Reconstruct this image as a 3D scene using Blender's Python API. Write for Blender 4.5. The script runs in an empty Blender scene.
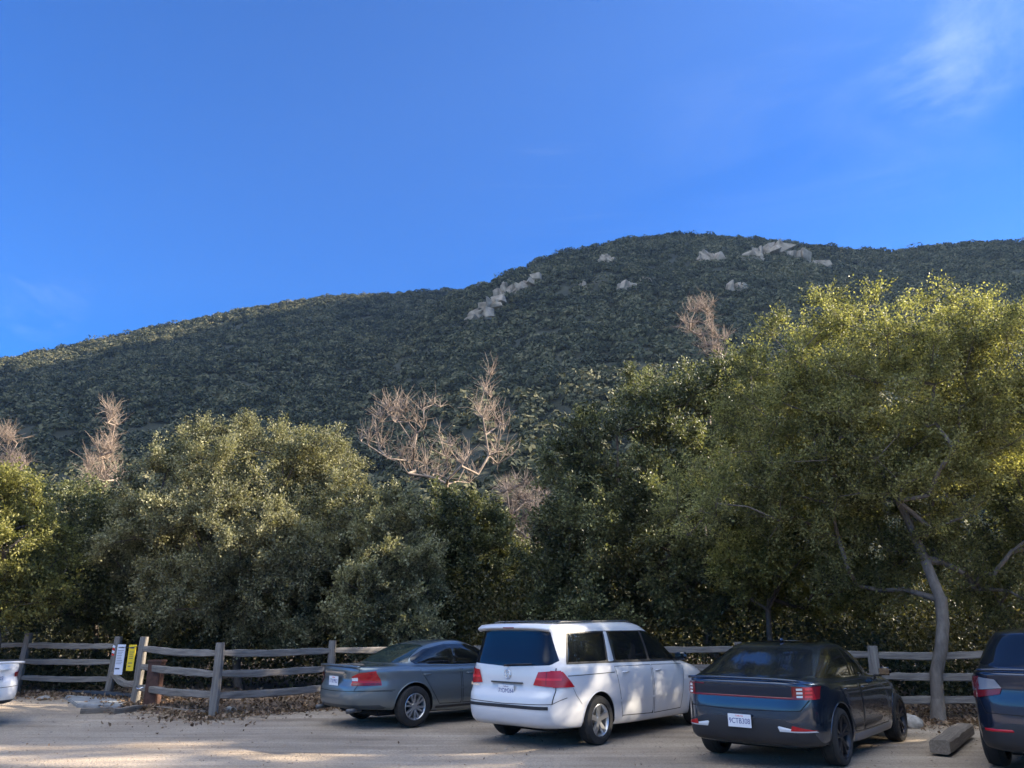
import bpy, bmesh, math, random
import numpy as np
from mathutils import Vector, Matrix
R = math.radians
SC = bpy.context.scene
COL = SC.collection
rng = np.random.default_rng(7)
random.seed(7)

# ------------------------------------------------------------------ camera
F, PITCH, CAMH = 770.0, R(17.25), 1.72
cam = bpy.data.cameras.new('camera'); co = bpy.data.objects.new('camera', cam); COL.objects.link(co)
co.location = (0, 0, CAMH); co.rotation_euler = (R(90) + PITCH, 0, 0)
cam.sensor_width = 36; cam.lens = 36 * F / 1024; cam.clip_start = .1; cam.clip_end = 5000
SC.camera = co

def ray(px, py):
    a, b = (px - 512) / F, (384 - py) / F
    c, s = math.cos(PITCH), math.sin(PITCH)
    return np.array([a, c - b * s, s + b * c])
def at(px, py, Y):
    d = ray(px, py); return np.array([0, 0, CAMH]) + d * (Y / d[1])
def gnd(px, py, z=0.0):
    d = ray(px, py); return np.array([0, 0, CAMH]) + d * ((z - CAMH) / d[2])

# ------------------------------------------------------------------ naming helpers
def tag(o, label=None, cat=None, group=None, kind=None):
    if label: o['label'] = label
    if cat: o['category'] = cat
    if group: o['group'] = group
    if kind: o['kind'] = kind
    return o
def empty(name, loc=(0, 0, 0), rz=0.0):
    o = bpy.data.objects.new(name, None); COL.objects.link(o)
    o.location = loc; o.rotation_euler = (0, 0, rz); o.empty_display_size = .3
    return o
def mesh_np(name, V, Fq, mat, parent=None, smooth=False, loc=None):
    """V (n,3), Fq (m,k) with k constant."""
    V = np.asarray(V, np.float32); Fq = np.asarray(Fq, np.int32)
    me = bpy.data.meshes.new(name); k = Fq.shape[1]; m = len(Fq)
    me.vertices.add(len(V)); me.vertices.foreach_set('co', V.ravel())
    me.loops.add(m * k); me.loops.foreach_set('vertex_index', Fq.ravel())
    me.polygons.add(m); me.polygons.foreach_set('loop_start', np.arange(0, m * k, k, dtype=np.int32))
    me.polygons.foreach_set('use_smooth', np.full(m, smooth))
    me.update(calc_edges=True)
    me.materials.append(mat)
    o = bpy.data.objects.new(name, me); COL.objects.link(o)
    if parent: o.parent = parent
    if loc is not None: o.location = loc
    return o
def obj_bm(name, bm, mat, parent=None, smooth=False):
    me = bpy.data.meshes.new(name); bm.normal_update(); bm.to_mesh(me); bm.free()
    for m in (mat if isinstance(mat, (list, tuple)) else [mat]): me.materials.append(m)
    if smooth:
        me.polygons.foreach_set('use_smooth', [True] * len(me.polygons))
    o = bpy.data.objects.new(name, me); COL.objects.link(o)
    if parent: o.parent = parent
    return o
def copy_tree(o, parent=None):
    c = o.copy(); COL.objects.link(c); c.parent = parent
    for ch in list(o.children): copy_tree(ch, c)
    return c
def smooth_angle(o, deg=35):
    me = o.data; me.polygons.foreach_set('use_smooth', [True] * len(me.polygons))
    bm = bmesh.new(); bm.from_mesh(me)
    for e in bm.edges:
        if len(e.link_faces) == 2 and e.calc_face_angle(0) > R(deg): e.smooth = False
    bm.to_mesh(me); bm.free()

# ------------------------------------------------------------------ noise
def vnoise(x, y, seed=0):
    xi = np.floor(x).astype(np.int64); yi = np.floor(y).astype(np.int64)
    xf = x - xi; yf = y - yi
    def h(a, b):
        n = (a * 374761393 + b * 668265263 + seed * 1442695041) & 0xffffffff
        n = ((n ^ (n >> 13)) * 1274126177) & 0xffffffff
        return ((n ^ (n >> 16)) & 0xffff) / 65535.0
    u = xf * xf * (3 - 2 * xf); v = yf * yf * (3 - 2 * yf)
    return (h(xi, yi) * (1 - u) * (1 - v) + h(xi + 1, yi) * u * (1 - v) + h(xi, yi + 1) * (1 - u) * v + h(xi + 1, yi + 1) * u * v) * 2 - 1
def fbm(x, y, seed=0, o=4):
    s = 0; a = 1.0
    for i in range(o):
        s = s + a * vnoise(x, y, seed + i); x = x * 2.03 + 11; y = y * 2.03 + 5; a *= .5
    return s / 1.9

# ------------------------------------------------------------------ materials
def newmat(name):
    m = bpy.data.materials.new(name); m.use_nodes = True
    nt = m.node_tree; return m, nt, nt.nodes['Principled BSDF']
def N(nt, t, **kw):
    n = nt.nodes.new(t)
    for k, v in kw.items():
        if k in n.inputs: n.inputs[k].default_value = v
        else: setattr(n, k, v)
    return n
def ramp(nt, fac, stops):
    r = N(nt, 'ShaderNodeValToRGB'); e = r.color_ramp.elements
    while len(e) < len(stops): e.new(.5)
    for q, (p, c) in zip(e, stops): q.position = p; q.color = (*c, 1)
    nt.links.new(fac, r.inputs[0]); return r.outputs[0]
def simple(name, col, rough=.5, metal=0, coat=0, spec=.5, noise=0, nscale=20, bump=0):
    m, nt, b = newmat(name)
    b.inputs['Base Color'].default_value = (*col, 1); b.inputs['Roughness'].default_value = rough
    b.inputs['Metallic'].default_value = metal; b.inputs['Coat Weight'].default_value = coat
    b.inputs['Coat Roughness'].default_value = .04; b.inputs['Specular IOR Level'].default_value = spec
    if noise or bump:
        tc = N(nt, 'ShaderNodeTexCoord'); n = N(nt, 'ShaderNodeTexNoise', Scale=nscale, Detail=6.0)
        nt.links.new(tc.outputs['Object'], n.inputs['Vector'])
        if noise:
            c = ramp(nt, n.outputs[0], [(.3, tuple(x * (1 - noise) for x in col)), (.7, tuple(min(1, x * (1 + noise)) for x in col))])
            nt.links.new(c, b.inputs['Base Color'])
        if bump:
            bp = N(nt, 'ShaderNodeBump', Strength=bump, Distance=.02); nt.links.new(n.outputs[0], bp.inputs['Height'])
            nt.links.new(bp.outputs[0], b.inputs['Normal'])
    return m
def paint(name, col, metal=.0, rough=.35, dust=.12):
    m, nt, b = newmat(name)
    b.inputs['Metallic'].default_value = metal; b.inputs['Roughness'].default_value = rough
    b.inputs['Coat Weight'].default_value = 1; b.inputs['Coat Roughness'].default_value = .05
    tc = N(nt, 'ShaderNodeTexCoord'); n = N(nt, 'ShaderNodeTexNoise', Scale=3.0, Detail=8.0, Roughness=.7)
    nt.links.new(tc.outputs['Object'], n.inputs['Vector'])
    sx = N(nt, 'ShaderNodeSeparateXYZ'); nt.links.new(tc.outputs['Object'], sx.inputs[0])
    mr = N(nt, 'ShaderNodeMapRange'); nt.links.new(sx.outputs['Z'], mr.inputs[0])
    mr.inputs[1].default_value = .2; mr.inputs[2].default_value = .75; mr.inputs[3].default_value = 1.0; mr.inputs[4].default_value = .25
    mu = N(nt, 'ShaderNodeMath', operation='MULTIPLY'); nt.links.new(n.outputs[0], mu.inputs[0]); nt.links.new(mr.outputs[0], mu.inputs[1])
    m2 = N(nt, 'ShaderNodeMath', operation='MULTIPLY'); nt.links.new(mu.outputs[0], m2.inputs[0]); m2.inputs[1].default_value = dust * 3
    mix = N(nt, 'ShaderNodeMix', data_type='RGBA'); nt.links.new(m2.outputs[0], mix.inputs[0])
    mix.inputs[6].default_value = (*col, 1); mix.inputs[7].default_value = (.28, .24, .19, 1)
    nt.links.new(mix.outputs[2], b.inputs['Base Color'])
    rr = N(nt, 'ShaderNodeMapRange'); nt.links.new(m2.outputs[0], rr.inputs[0]); rr.inputs[3].default_value = .03; rr.inputs[4].default_value = .22
    nt.links.new(rr.outputs[0], b.inputs['Coat Roughness'])
    return m

def leafmat(name, c_dark, c_mid, c_light, trans=.35, nscale=.55, rough=.45):
    m, nt, b = newmat(name)
    tc = N(nt, 'ShaderNodeTexCoord'); n = N(nt, 'ShaderNodeTexNoise', Scale=nscale, Detail=3.0)
    nt.links.new(tc.outputs['Object'], n.inputs['Vector'])
    g = N(nt, 'ShaderNodeNewGeometry')
    ma = N(nt, 'ShaderNodeMath', operation='MULTIPLY_ADD'); nt.links.new(g.outputs['Random Per Island'], ma.inputs[0])
    ma.inputs[1].default_value = .55; ma.inputs[2].default_value = -.27
    ad = N(nt, 'ShaderNodeMath', operation='ADD'); nt.links.new(ma.outputs[0], ad.inputs[0]); nt.links.new(n.outputs[0], ad.inputs[1])
    c = ramp(nt, ad.outputs[0], [(.2, c_dark), (.5, c_mid), (.82, c_light)])
    nt.links.new(c, b.inputs['Base Color']); b.inputs['Roughness'].default_value = rough
    b.inputs['Specular IOR Level'].default_value = .35
    t = N(nt, 'ShaderNodeBsdfTranslucent')
    mc = N(nt, 'ShaderNodeMix', data_type='RGBA', blend_type='MULTIPLY'); mc.inputs[0].default_value = 1
    nt.links.new(c, mc.inputs[6]); mc.inputs[7].default_value = (1.4, 1.4, .75, 1); nt.links.new(mc.outputs[2], t.inputs[0])
    ms = N(nt, 'ShaderNodeMixShader'); ms.inputs[0].default_value = trans
    nt.links.new(b.outputs[0], ms.inputs[1]); nt.links.new(t.outputs[0], ms.inputs[2])
    nt.links.new(ms.outputs[0], nt.nodes['Material Output'].inputs[0])
    return m

M = {}
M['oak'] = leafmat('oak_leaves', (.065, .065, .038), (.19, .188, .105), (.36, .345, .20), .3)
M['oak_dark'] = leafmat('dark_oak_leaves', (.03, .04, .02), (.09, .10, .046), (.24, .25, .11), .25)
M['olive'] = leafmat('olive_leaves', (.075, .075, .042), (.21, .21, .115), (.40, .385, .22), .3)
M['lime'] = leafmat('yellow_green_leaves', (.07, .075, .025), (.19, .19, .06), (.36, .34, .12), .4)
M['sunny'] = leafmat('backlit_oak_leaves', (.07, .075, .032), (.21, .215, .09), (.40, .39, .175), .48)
M['chap'] = leafmat('chaparral_leaves', (.014, .020, .011), (.05, .058, .028), (.17, .155, .08), .1, nscale=.07, rough=.8)
_nt = M['chap'].node_tree; _a = N(_nt, 'ShaderNodeAttribute'); _a.attribute_name = 'species_tone'     # each shrub its own leaf colour
_r = [n for n in _nt.nodes if n.bl_idname == 'ShaderNodeValToRGB'][0]; _src = _r.inputs[0].links[0].from_socket
_m = N(_nt, 'ShaderNodeMath', operation='MULTIPLY_ADD'); _nt.links.new(_a.outputs['Fac'], _m.inputs[0]); _m.inputs[1].default_value = .12; _nt.links.new(_src, _m.inputs[2]); _nt.links.new(_m.outputs[0], _r.inputs[0])
M['under'] = leafmat('undergrowth_leaves', (.02, .026, .012), (.055, .06, .025), (.14, .12, .05), .3)
M['litter'] = leafmat('dry_leaves', (.09, .055, .035), (.21, .135, .08), (.36, .26, .17), .1, nscale=3)

def barkmat(name, a, b_, sc=8):
    m, nt, b = newmat(name)
    tc = N(nt, 'ShaderNodeTexCoord'); mp = N(nt, 'ShaderNodeMapping'); mp.inputs['Scale'].default_value = (1, 1, .25)
    n = N(nt, 'ShaderNodeTexNoise', Scale=sc, Detail=8.0, Roughness=.65)
    nt.links.new(tc.outputs['Object'], mp.inputs[0]); nt.links.new(mp.outputs[0], n.inputs['Vector'])
    nt.links.new(ramp(nt, n.outputs[0], [(.32, a), (.68, b_)]), b.inputs['Base Color'])
    bp = N(nt, 'ShaderNodeBump', Strength=.8, Distance=.04); nt.links.new(n.outputs[0], bp.inputs['Height'])
    nt.links.new(bp.outputs[0], b.inputs['Normal']); b.inputs['Roughness'].default_value = .9
    return m
M['bark'] = barkmat('oak_bark', (.035, .028, .022), (.13, .105, .085))
M['palebark'] = barkmat('pale_bark', (.17, .125, .095), (.42, .33, .26), 5)
M['greybark'] = barkmat('grey_bark', (.13, .10, .09), (.30, .25, .22), 5); M['trunkbark'] = barkmat('grey_oak_bark', (.07, .06, .052), (.20, .175, .15), 6)
def woodmat(name, a, b_):
    m, nt, b = newmat(name)
    tc = N(nt, 'ShaderNodeTexCoord'); mp = N(nt, 'ShaderNodeMapping'); mp.inputs['Scale'].default_value = (1.2, 22, 22)
    n = N(nt, 'ShaderNodeTexNoise', Scale=1.6, Detail=8.0, Roughness=.7)
    nt.links.new(tc.outputs['Object'], mp.inputs[0]); nt.links.new(mp.outputs[0], n.inputs['Vector'])
    nt.links.new(ramp(nt, n.outputs[0], [(.3, a), (.7, b_)]), b.inputs['Base Color'])
    bp = N(nt, 'ShaderNodeBump', Strength=.7, Distance=.012); nt.links.new(n.outputs[0], bp.inputs['Height'])
    nt.links.new(bp.outputs[0], b.inputs['Normal']); b.inputs['Roughness'].default_value = .85
    return m
M['wood'] = woodmat('weathered_wood', (.085, .076, .067), (.28, .255, .225))
M['timber'] = woodmat('old_timber', (.09, .075, .06), (.25, .21, .17))

# ground
def groundmat():
    m, nt, b = newmat('dusty_dirt')
    tc = N(nt, 'ShaderNodeTexCoord'); L = nt.links.new
    n1 = N(nt, 'ShaderNodeTexNoise', Scale=.35, Detail=6.0, Roughness=.6)
    mp = N(nt, 'ShaderNodeMapping'); mp.inputs['Rotation'].default_value = (0, 0, R(25)); mp.inputs['Scale'].default_value = (.22, 2.2, 1)
    n2 = N(nt, 'ShaderNodeTexNoise', Scale=1.1, Detail=7.0, Roughness=.62)
    n3 = N(nt, 'ShaderNodeTexNoise', Scale=28.0, Detail=5.0, Roughness=.7)
    v = N(nt, 'ShaderNodeTexVoronoi', Scale=42.0)
    L(tc.outputs['Object'], n1.inputs['Vector']); L(tc.outputs['Object'], mp.inputs[0]); L(mp.outputs[0], n2.inputs['Vector'])
    L(tc.outputs['Object'], n3.inputs['Vector']); L(tc.outputs['Object'], v.inputs['Vector'])
    a = N(nt, 'ShaderNodeMath', operation='ADD'); L(n1.outputs[0], a.inputs[0]); L(n2.outputs[0], a.inputs[1])
    h = N(nt, 'ShaderNodeMath', operation='MULTIPLY'); L(a.outputs[0], h.inputs[0]); h.inputs[1].default_value = .5
    c1 = ramp(nt, h.outputs[0], [(.36, (.28, .215, .15)), (.5, (.45, .355, .26)), (.62, (.58, .475, .36))])
    c2 = ramp(nt, n3.outputs[0], [(.3, (.55, .55, .55)), (.65, (1.15, 1.15, 1.15))])
    mx = N(nt, 'ShaderNodeMix', data_type='RGBA', blend_type='MULTIPLY'); mx.inputs[0].default_value = .8
    L(c1, mx.inputs[6]); L(c2, mx.inputs[7]); L(mx.outputs[2], b.inputs['Base Color'])
    b.inputs['Roughness'].default_value = .95
    ad = N(nt, 'ShaderNodeMath', operation='MULTIPLY_ADD'); L(v.outputs[0], ad.inputs[0]); ad.inputs[1].default_value = .6; L(n3.outputs[0], ad.inputs[2])
    a2 = N(nt, 'ShaderNodeMath', operation='MULTIPLY_ADD'); L(n2.outputs[0], a2.inputs[0]); a2.inputs[1].default_value = 4.; L(ad.outputs[0], a2.inputs[2])
    bp = N(nt, 'ShaderNodeBump', Strength=.9, Distance=.03); L(a2.outputs[0], bp.inputs['Height']); L(bp.outputs[0], b.inputs['Normal'])
    return m
M['ground'] = groundmat()
def hillmat():
    m, nt, b = newmat('hill_soil'); L = nt.links.new
    tc = N(nt, 'ShaderNodeTexCoord'); n = N(nt, 'ShaderNodeTexNoise', Scale=.05, Detail=8.0, Roughness=.65)
    L(tc.outputs['Object'], n.inputs['Vector'])
    L(ramp(nt, n.outputs[0], [(.35, (.018, .022, .013)), (.58, (.04, .042, .024)), (.75, (.13, .11, .065))]), b.inputs['Base Color'])
    b.inputs['Roughness'].default_value = 1
    return m
M['hill'] = hillmat()
M['soil'] = simple('dark_soil', (.15, .11, .08), .95, noise=.4, nscale=6, bump=.6)
M['rock'] = simple('tan_rock', (.34, .275, .21), .9, noise=.45, nscale=.5, bump=.9)
M['stone'] = simple('pale_stone', (.33, .31, .28), .9, noise=.3, nscale=12, bump=.6)
M['pebble'] = simple('tan_pebbles', (.30, .25, .20), .95)
M['grass'] = leafmat('dry_grass', (.14, .11, .05), (.28, .23, .11), (.40, .34, .17), .2, nscale=.4)
M['glass'] = simple('tinted_glass', (.006, .008, .010), .03, spec=.75)
M['glass_b'] = simple('dark_blue_glass', (.004, .007, .014), .06, spec=.5)
M['glass_g'] = simple('greenish_glass', (.02, .035, .035), .03, spec=.8)
M['black'] = simple('black_plastic', (.018, .018, .02), .55)
M['gloss_black'] = simple('gloss_black_trim', (.008, .008, .01), .12, coat=1)
M['rubber'] = simple('tyre_rubber', (.022, .021, .02), .85, noise=.4, nscale=9)
M['gap'] = simple('panel_gap', (.006, .006, .006), .9)
M['alloy'] = simple('silver_alloy', (.55, .56, .57), .32, metal=.85)
M['alloy_dark'] = simple('dark_alloy', (.04, .04, .045), .35, metal=.6)
M['chrome'] = simple('chrome', (.75, .76, .78), .12, metal=1)
M['red'] = simple('red_lens', (.42, .008, .014), .2, coat=.35)
M['darkred'] = simple('dark_red_lens', (.17, .006, .012), .2, coat=.35)
M['brightred'] = simple('bright_red_lens', (.75, .02, .03), .2, coat=.3)
M['clear'] = simple('clear_lens', (.62, .64, .66), .12, coat=1)
M['glint'] = simple('glint_lens', (.20, .23, .28), .08, coat=1)  # blue-grey colour stands in for the highlight on the crossover's lamp
M['plate'] = simple('plate_white', (.72, .74, .78), .4)
M['navy'] = simple('navy_lettering', (.03, .05, .22), .5)
M['dkgrey'] = simple('disc_metal', (.10, .10, .10), .5, metal=.5)
M['white_paint'] = paint('white_car_paint', (.64, .65, .67), 0, .4, .10)
M['white_paint2'] = paint('bright_white_paint', (.80, .81, .83), 0, .4, .05)
M['grey_paint'] = paint('grey_green_metallic', (.15, .19, .21), .65, .33, .14)
M['blue_paint'] = paint('dark_blue_metallic', (.026, .045, .078), .7, .2, .03)
M['navy_paint'] = paint('navy_metallic', (.018, .03, .06), .6, .2, .03)
M['sign_white'] = simple('sign_white', (.66, .70, .80), .5)
M['sign_yellow'] = simple('sign_yellow', (.80, .58, .02), .5)
M['ink'] = simple('sign_ink', (.06, .07, .10), .6)
M['rust'] = simple('rusty_brown_steel', (.085, .040, .028), .75, noise=.4, nscale=9, bump=.3)
M['pipe'] = simple('dark_pipe', (.03, .04, .055), .5)
M['concrete'] = simple('grey_concrete', (.24, .25, .26), .9, noise=.25, nscale=7, bump=.4)

# ------------------------------------------------------------------ world, sun
SUN_AZ, SUN_EL = R(85), R(24)
w = bpy.data.worlds.new('World'); SC.world = w; w.use_nodes = True
nt = w.node_tree; bg = nt.nodes['Background']; L = nt.links.new
sky = nt.nodes.new('ShaderNodeTexSky'); sky.sky_type = 'NISHITA'; sky.sun_disc = False
sky.sun_elevation = SUN_EL; sky.sun_rotation = SUN_AZ; sky.air_density = 1.0; sky.dust_density = .35; sky.ozone_density = 2.5; sky.altitude = 300
hs = nt.nodes.new('ShaderNodeHueSaturation'); hs.inputs['Saturation'].default_value = 1.58; hs.inputs['Hue'].default_value = .505
L(sky.outputs[0], hs.inputs['Color'])
gm = N(nt, 'ShaderNodeMix', data_type='RGBA', blend_type='MULTIPLY'); gm.inputs[0].default_value = 1
L(hs.outputs[0], gm.inputs[6]); gm.inputs[7].default_value = (.36, .61, .88, 1)
# thin cirrus in the upper right, fixed to the sky directions
tc = N(nt, 'ShaderNodeTexCoord')
def dirspot(px, py): d = ray(px, py); return d / np.linalg.norm(d)
def dotmask(d, lo, hi):
    vd = N(nt, 'ShaderNodeVectorMath', operation='DOT_PRODUCT'); L(tc.outputs['Generated'], vd.inputs[0]); vd.inputs[1].default_value = tuple(d)
    mr = N(nt, 'ShaderNodeMapRange', interpolation_type='SMOOTHSTEP'); L(vd.outputs['Value'], mr.inputs[0]); mr.inputs[1].default_value = lo; mr.inputs[2].default_value = hi
    return mr.outputs[0]
def wisp(px, py, rad, rot, sc, amp, lo=.48, hi=.75):
    mp = N(nt, 'ShaderNodeMapping'); L(tc.outputs['Generated'], mp.inputs[0]); mp.inputs['Rotation'].default_value = rot; mp.inputs['Scale'].default_value = sc
    n = N(nt, 'ShaderNodeTexNoise', Scale=6.0, Detail=7.0, Roughness=.62, Distortion=.6); L(mp.outputs[0], n.inputs['Vector'])
    mr = N(nt, 'ShaderNodeMapRange', interpolation_type='SMOOTHSTEP'); L(n.outputs[0], mr.inputs[0]); mr.inputs[1].default_value = lo; mr.inputs[2].default_value = hi
    mu = N(nt, 'ShaderNodeMath', operation='MULTIPLY'); L(mr.outputs[0], mu.inputs[0]); L(dotmask(dirspot(px, py), math.cos(rad), math.cos(rad * .25)), mu.inputs[1])
    m2 = N(nt, 'ShaderNodeMath', operation='MULTIPLY'); L(mu.outputs[0], m2.inputs[0]); m2.inputs[1].default_value = amp
    return m2.outputs[0]
parts = [wisp(945, 62, R(5), (0, 0, R(20)), (1.0, .6, 2.2), .07, .42, .66), wisp(1000, 20, R(6), (R(20), 0, 0), (1.5, 1, 1), .06, .4, .7), wisp(560, 190, R(8), (0, 0, 0), (.4, .4, 6), .02, .5, .8), wisp(820, 120, R(14), (0, R(30), 0), (.5, .6, 2), .03, .45, .8), wisp(45, 300, R(3), (0, 0, 0), (1, 1, 3), .1, .45, .8)]
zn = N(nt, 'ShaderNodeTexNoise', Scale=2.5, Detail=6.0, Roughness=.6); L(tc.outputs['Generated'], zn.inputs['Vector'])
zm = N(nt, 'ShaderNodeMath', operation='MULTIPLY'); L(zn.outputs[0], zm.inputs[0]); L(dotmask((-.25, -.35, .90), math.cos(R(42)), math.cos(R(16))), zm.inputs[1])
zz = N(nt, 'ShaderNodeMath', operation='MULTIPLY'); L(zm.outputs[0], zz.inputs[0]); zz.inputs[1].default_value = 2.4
parts.append(zz.outputs[0])   # cloud added above the view to fill the shade with white light
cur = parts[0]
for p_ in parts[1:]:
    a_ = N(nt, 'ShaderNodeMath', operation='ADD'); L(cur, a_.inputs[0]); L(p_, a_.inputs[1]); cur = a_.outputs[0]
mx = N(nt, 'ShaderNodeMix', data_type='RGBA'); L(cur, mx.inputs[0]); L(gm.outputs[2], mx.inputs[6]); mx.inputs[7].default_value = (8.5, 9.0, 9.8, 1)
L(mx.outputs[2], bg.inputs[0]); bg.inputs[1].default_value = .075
sl = bpy.data.lights.new('sun', 'SUN'); sl.energy = 5.0; sl.angle = R(.53); sl.color = (1, .87, .68)
so = bpy.data.objects.new('sun', sl); COL.objects.link(so)
sd = Vector((math.sin(SUN_AZ) * math.cos(SUN_EL), math.cos(SUN_AZ) * math.cos(SUN_EL), math.sin(SUN_EL)))
so.rotation_euler = sd.to_track_quat('Z', 'Y').to_euler(); so.location = (60, 30, 40)
SC.view_settings.view_transform = 'Standard'; SC.view_settings.look = 'None'; SC.view_settings.exposure = 2.0; SC.view_settings.gamma = 1
SC.render.engine = 'CYCLES'
SC.cycles.use_denoising = True; SC.cycles.max_bounces = 6; SC.cycles.diffuse_bounces = 3; SC.cycles.glossy_bounces = 3
SC.cycles.transmission_bounces = 3; SC.cycles.volume_bounces = 0; SC.cycles.sample_clamp_indirect = 6
SC.cycles.use_adaptive_sampling = True; SC.cycles.adaptive_threshold = .015

# ------------------------------------------------------------------ terrain
def pix2ae(px, py):
    d = ray(px, py); return math.atan2(d[0], d[1]), math.atan2(d[2], math.hypot(d[0], d[1]))
def prof(pts):
    ae = [pix2ae(*p) for p in pts]
    return [a for a, e in ae], [e for a, e in ae]
SILA = [(-120, 385), (0, 363), (60, 350), (150, 331), (250, 311), (330, 298), (440, 291), (520, 293), (600, 300), (760, 330), (1024, 400)]
SILB = [(300, 560), (370, 420), (410, 340), (440, 304), (470, 291), (500, 281), (522, 271), (560, 258), (620, 243), (668, 236), (720, 239), (800, 245), (850, 250), (900, 254), (950, 248), (1000, 245), (1040, 250)]
aA, eA = prof(SILA); aB, eB = prof(SILB)
aA = [-math.pi, -1.6, -.95] + aA + [1.2, math.pi]; eA = [R(3), R(4), R(10)] + eA + [R(3), R(3)]
aB = [-math.pi, -.8] + aB + [R(42), R(50), R(58), R(75), math.pi]; eB = [R(1), R(1)] + eB + [R(21), R(12), R(5), R(3), R(1)]
def hz(x, y):
    r = np.hypot(x, y); az = np.arctan2(x, y)
    def ridge(aa, ee, RR, r0, p):
        e = np.interp(az, aa, ee); H = np.tan(e) * RR + CAMH
        t = (r - r0) / (RR - r0)
        up = np.clip(t, 0, 1) ** p
        dn = np.clip(1 - (t - 1) * 1.1, 0, 1) ** 1.5
        return np.where(t < 1, up, dn) * H
    RA = 430 + 20 * np.sin(az * 5)
    RB = 300 + 60 * np.clip((az - .1) / .5, -.6, 1)
    A = ridge(aA, eA, RA, 75, 1.12); B = ridge(aB, eB, RB, 62, 1.05)
    C = ridge([-math.pi, R(33), R(38), R(44), R(60), R(71), R(76), R(80.5), math.pi], [0, R(9), R(23), R(33), R(33), R(32), R(18), 0, 0], 680, 300, 1.0)  # unseen ridge right of the view, added to keep the hill in shade
    A = np.maximum(A, C)
    k = 5.0
    z = np.maximum(A, B) + k * np.exp(-np.abs(A - B) / k) * .35 * np.minimum(1, np.minimum(A, B) / 20)
    amp = np.clip((r - 60) / 130, 0, 1)
    n = fbm(x / 70, y / 70, 3, 4) * 7 + (1 - np.abs(fbm(az * 9 + 3, r / 160, 9, 3))) * 6 - 4
    nr = np.minimum(1, np.abs(r - np.where(B > A, RB, RA)) / 60) * .85 + .15
    return z + n * amp * nr * np.clip(z / 25, 0, 1) - np.where(z < .5, .6, 0)
na, nr_ = 900, 130
azs = np.concatenate([np.linspace(-math.pi, -.85, 140, endpoint=False), np.linspace(-.85, .95, 620, endpoint=False), np.linspace(.95, math.pi, 140)])
rs = 55 + (980 - 55) * np.linspace(0, 1, nr_) ** 1.1
AZ, RS = np.meshgrid(azs, rs, indexing='ij')
HX, HY = RS * np.sin(AZ), RS * np.cos(AZ); HZ = hz(HX, HY)
HZ[:, 0] = -1.0; HZ[:, -1] = -3
idx = np.arange(na * nr_).reshape(na, nr_)
Fq = np.stack([idx[:-1, :-1], idx[1:, :-1], idx[1:, 1:], idx[:-1, 1:]], -1).reshape(-1, 4)
hills = mesh_np('hills', np.stack([HX, HY, HZ], -1).reshape(-1, 3), Fq, M['hill'], smooth=True); tag(hills, kind='structure')
# ground: one sheet; gently uneven near the camera, flat far away
def gz(x, y):
    x = np.asarray(x, float); y = np.asarray(y, float)
    f = np.exp(-((x + 11) / 4) ** 2 - ((y - 17) / 4) ** 2) * .07
    return f + fbm(x / 3.5, y / 3.5, 21, 3) * .018 * (np.hypot(x, y) < 60)
gx = np.unique(np.concatenate([np.linspace(-900, -40, 16), np.linspace(-40, 40, 220), np.linspace(40, 900, 16)]))
gy = np.unique(np.concatenate([np.linspace(-900, -10, 14), np.linspace(-10, 45, 180), np.linspace(45, 900, 16)]))
GX, GY = np.meshgrid(gx, gy, indexing='ij'); GZ = gz(GX, GY)
ix = np.arange(GX.size).reshape(GX.shape)
Fq = np.stack([ix[:-1, :-1], ix[1:, :-1], ix[1:, 1:], ix[:-1, 1:]], -1).reshape(-1, 4)
tag(mesh_np('ground', np.stack([GX, GY, GZ], -1).reshape(-1, 3), Fq, M['ground'], smooth=True), kind='structure')

# ------------------------------------------------------------------ leaves
def unit(v): return v / (np.linalg.norm(v, axis=-1, keepdims=True) + 1e-9)
def leaves(P, D, size, up=.5, wratio=.32):
    n = len(P)
    d = unit(D + rng.normal(0, .8, (n, 3)))
    nn = unit(rng.normal(0, 1, (n, 3)) + np.array([0, 0, up * 2]))
    s = unit(np.cross(d, nn)); nn = np.cross(s, d)
    l = size * rng.uniform(.6, 1.35, (n, 1)); wd = l * wratio
    mid = P + d * l * .5
    V = np.stack([P, mid + s * wd + nn * l * .12, P + d * l, mid - s * wd + nn * l * .12], 1).reshape(-1, 3)
    return V, np.arange(4 * n).reshape(n, 4)
def frusta(A, B, ra, rb, sides=6):
    n = len(A); d = unit(B - A)
    ref = np.where(np.abs(d[:, 2:3]) > .9, np.array([[1., 0, 0]]), np.array([[0, 0, 1.]]))
    u = unit(np.cross(d, ref)); v = np.cross(d, u)
    th = np.arange(sides) * 2 * math.pi / sides
    c = np.cos(th)[None, :, None]; s = np.sin(th)[None, :, None]
    ring = c * u[:, None] + s * v[:, None]
    VA = A[:, None] + ring * ra[:, None, None]; VB = B[:, None] + ring * rb[:, None, None]
    V = np.concatenate([VA, VB], 1).reshape(-1, 3)
    b = (np.arange(n) * 2 * sides)[:, None]; k = np.arange(sides)[None]
    k2 = (k + 1) % sides
    return V, np.stack([b + k, b + k2, b + sides + k2, b + sides + k], -1).reshape(-1, 4)

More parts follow.
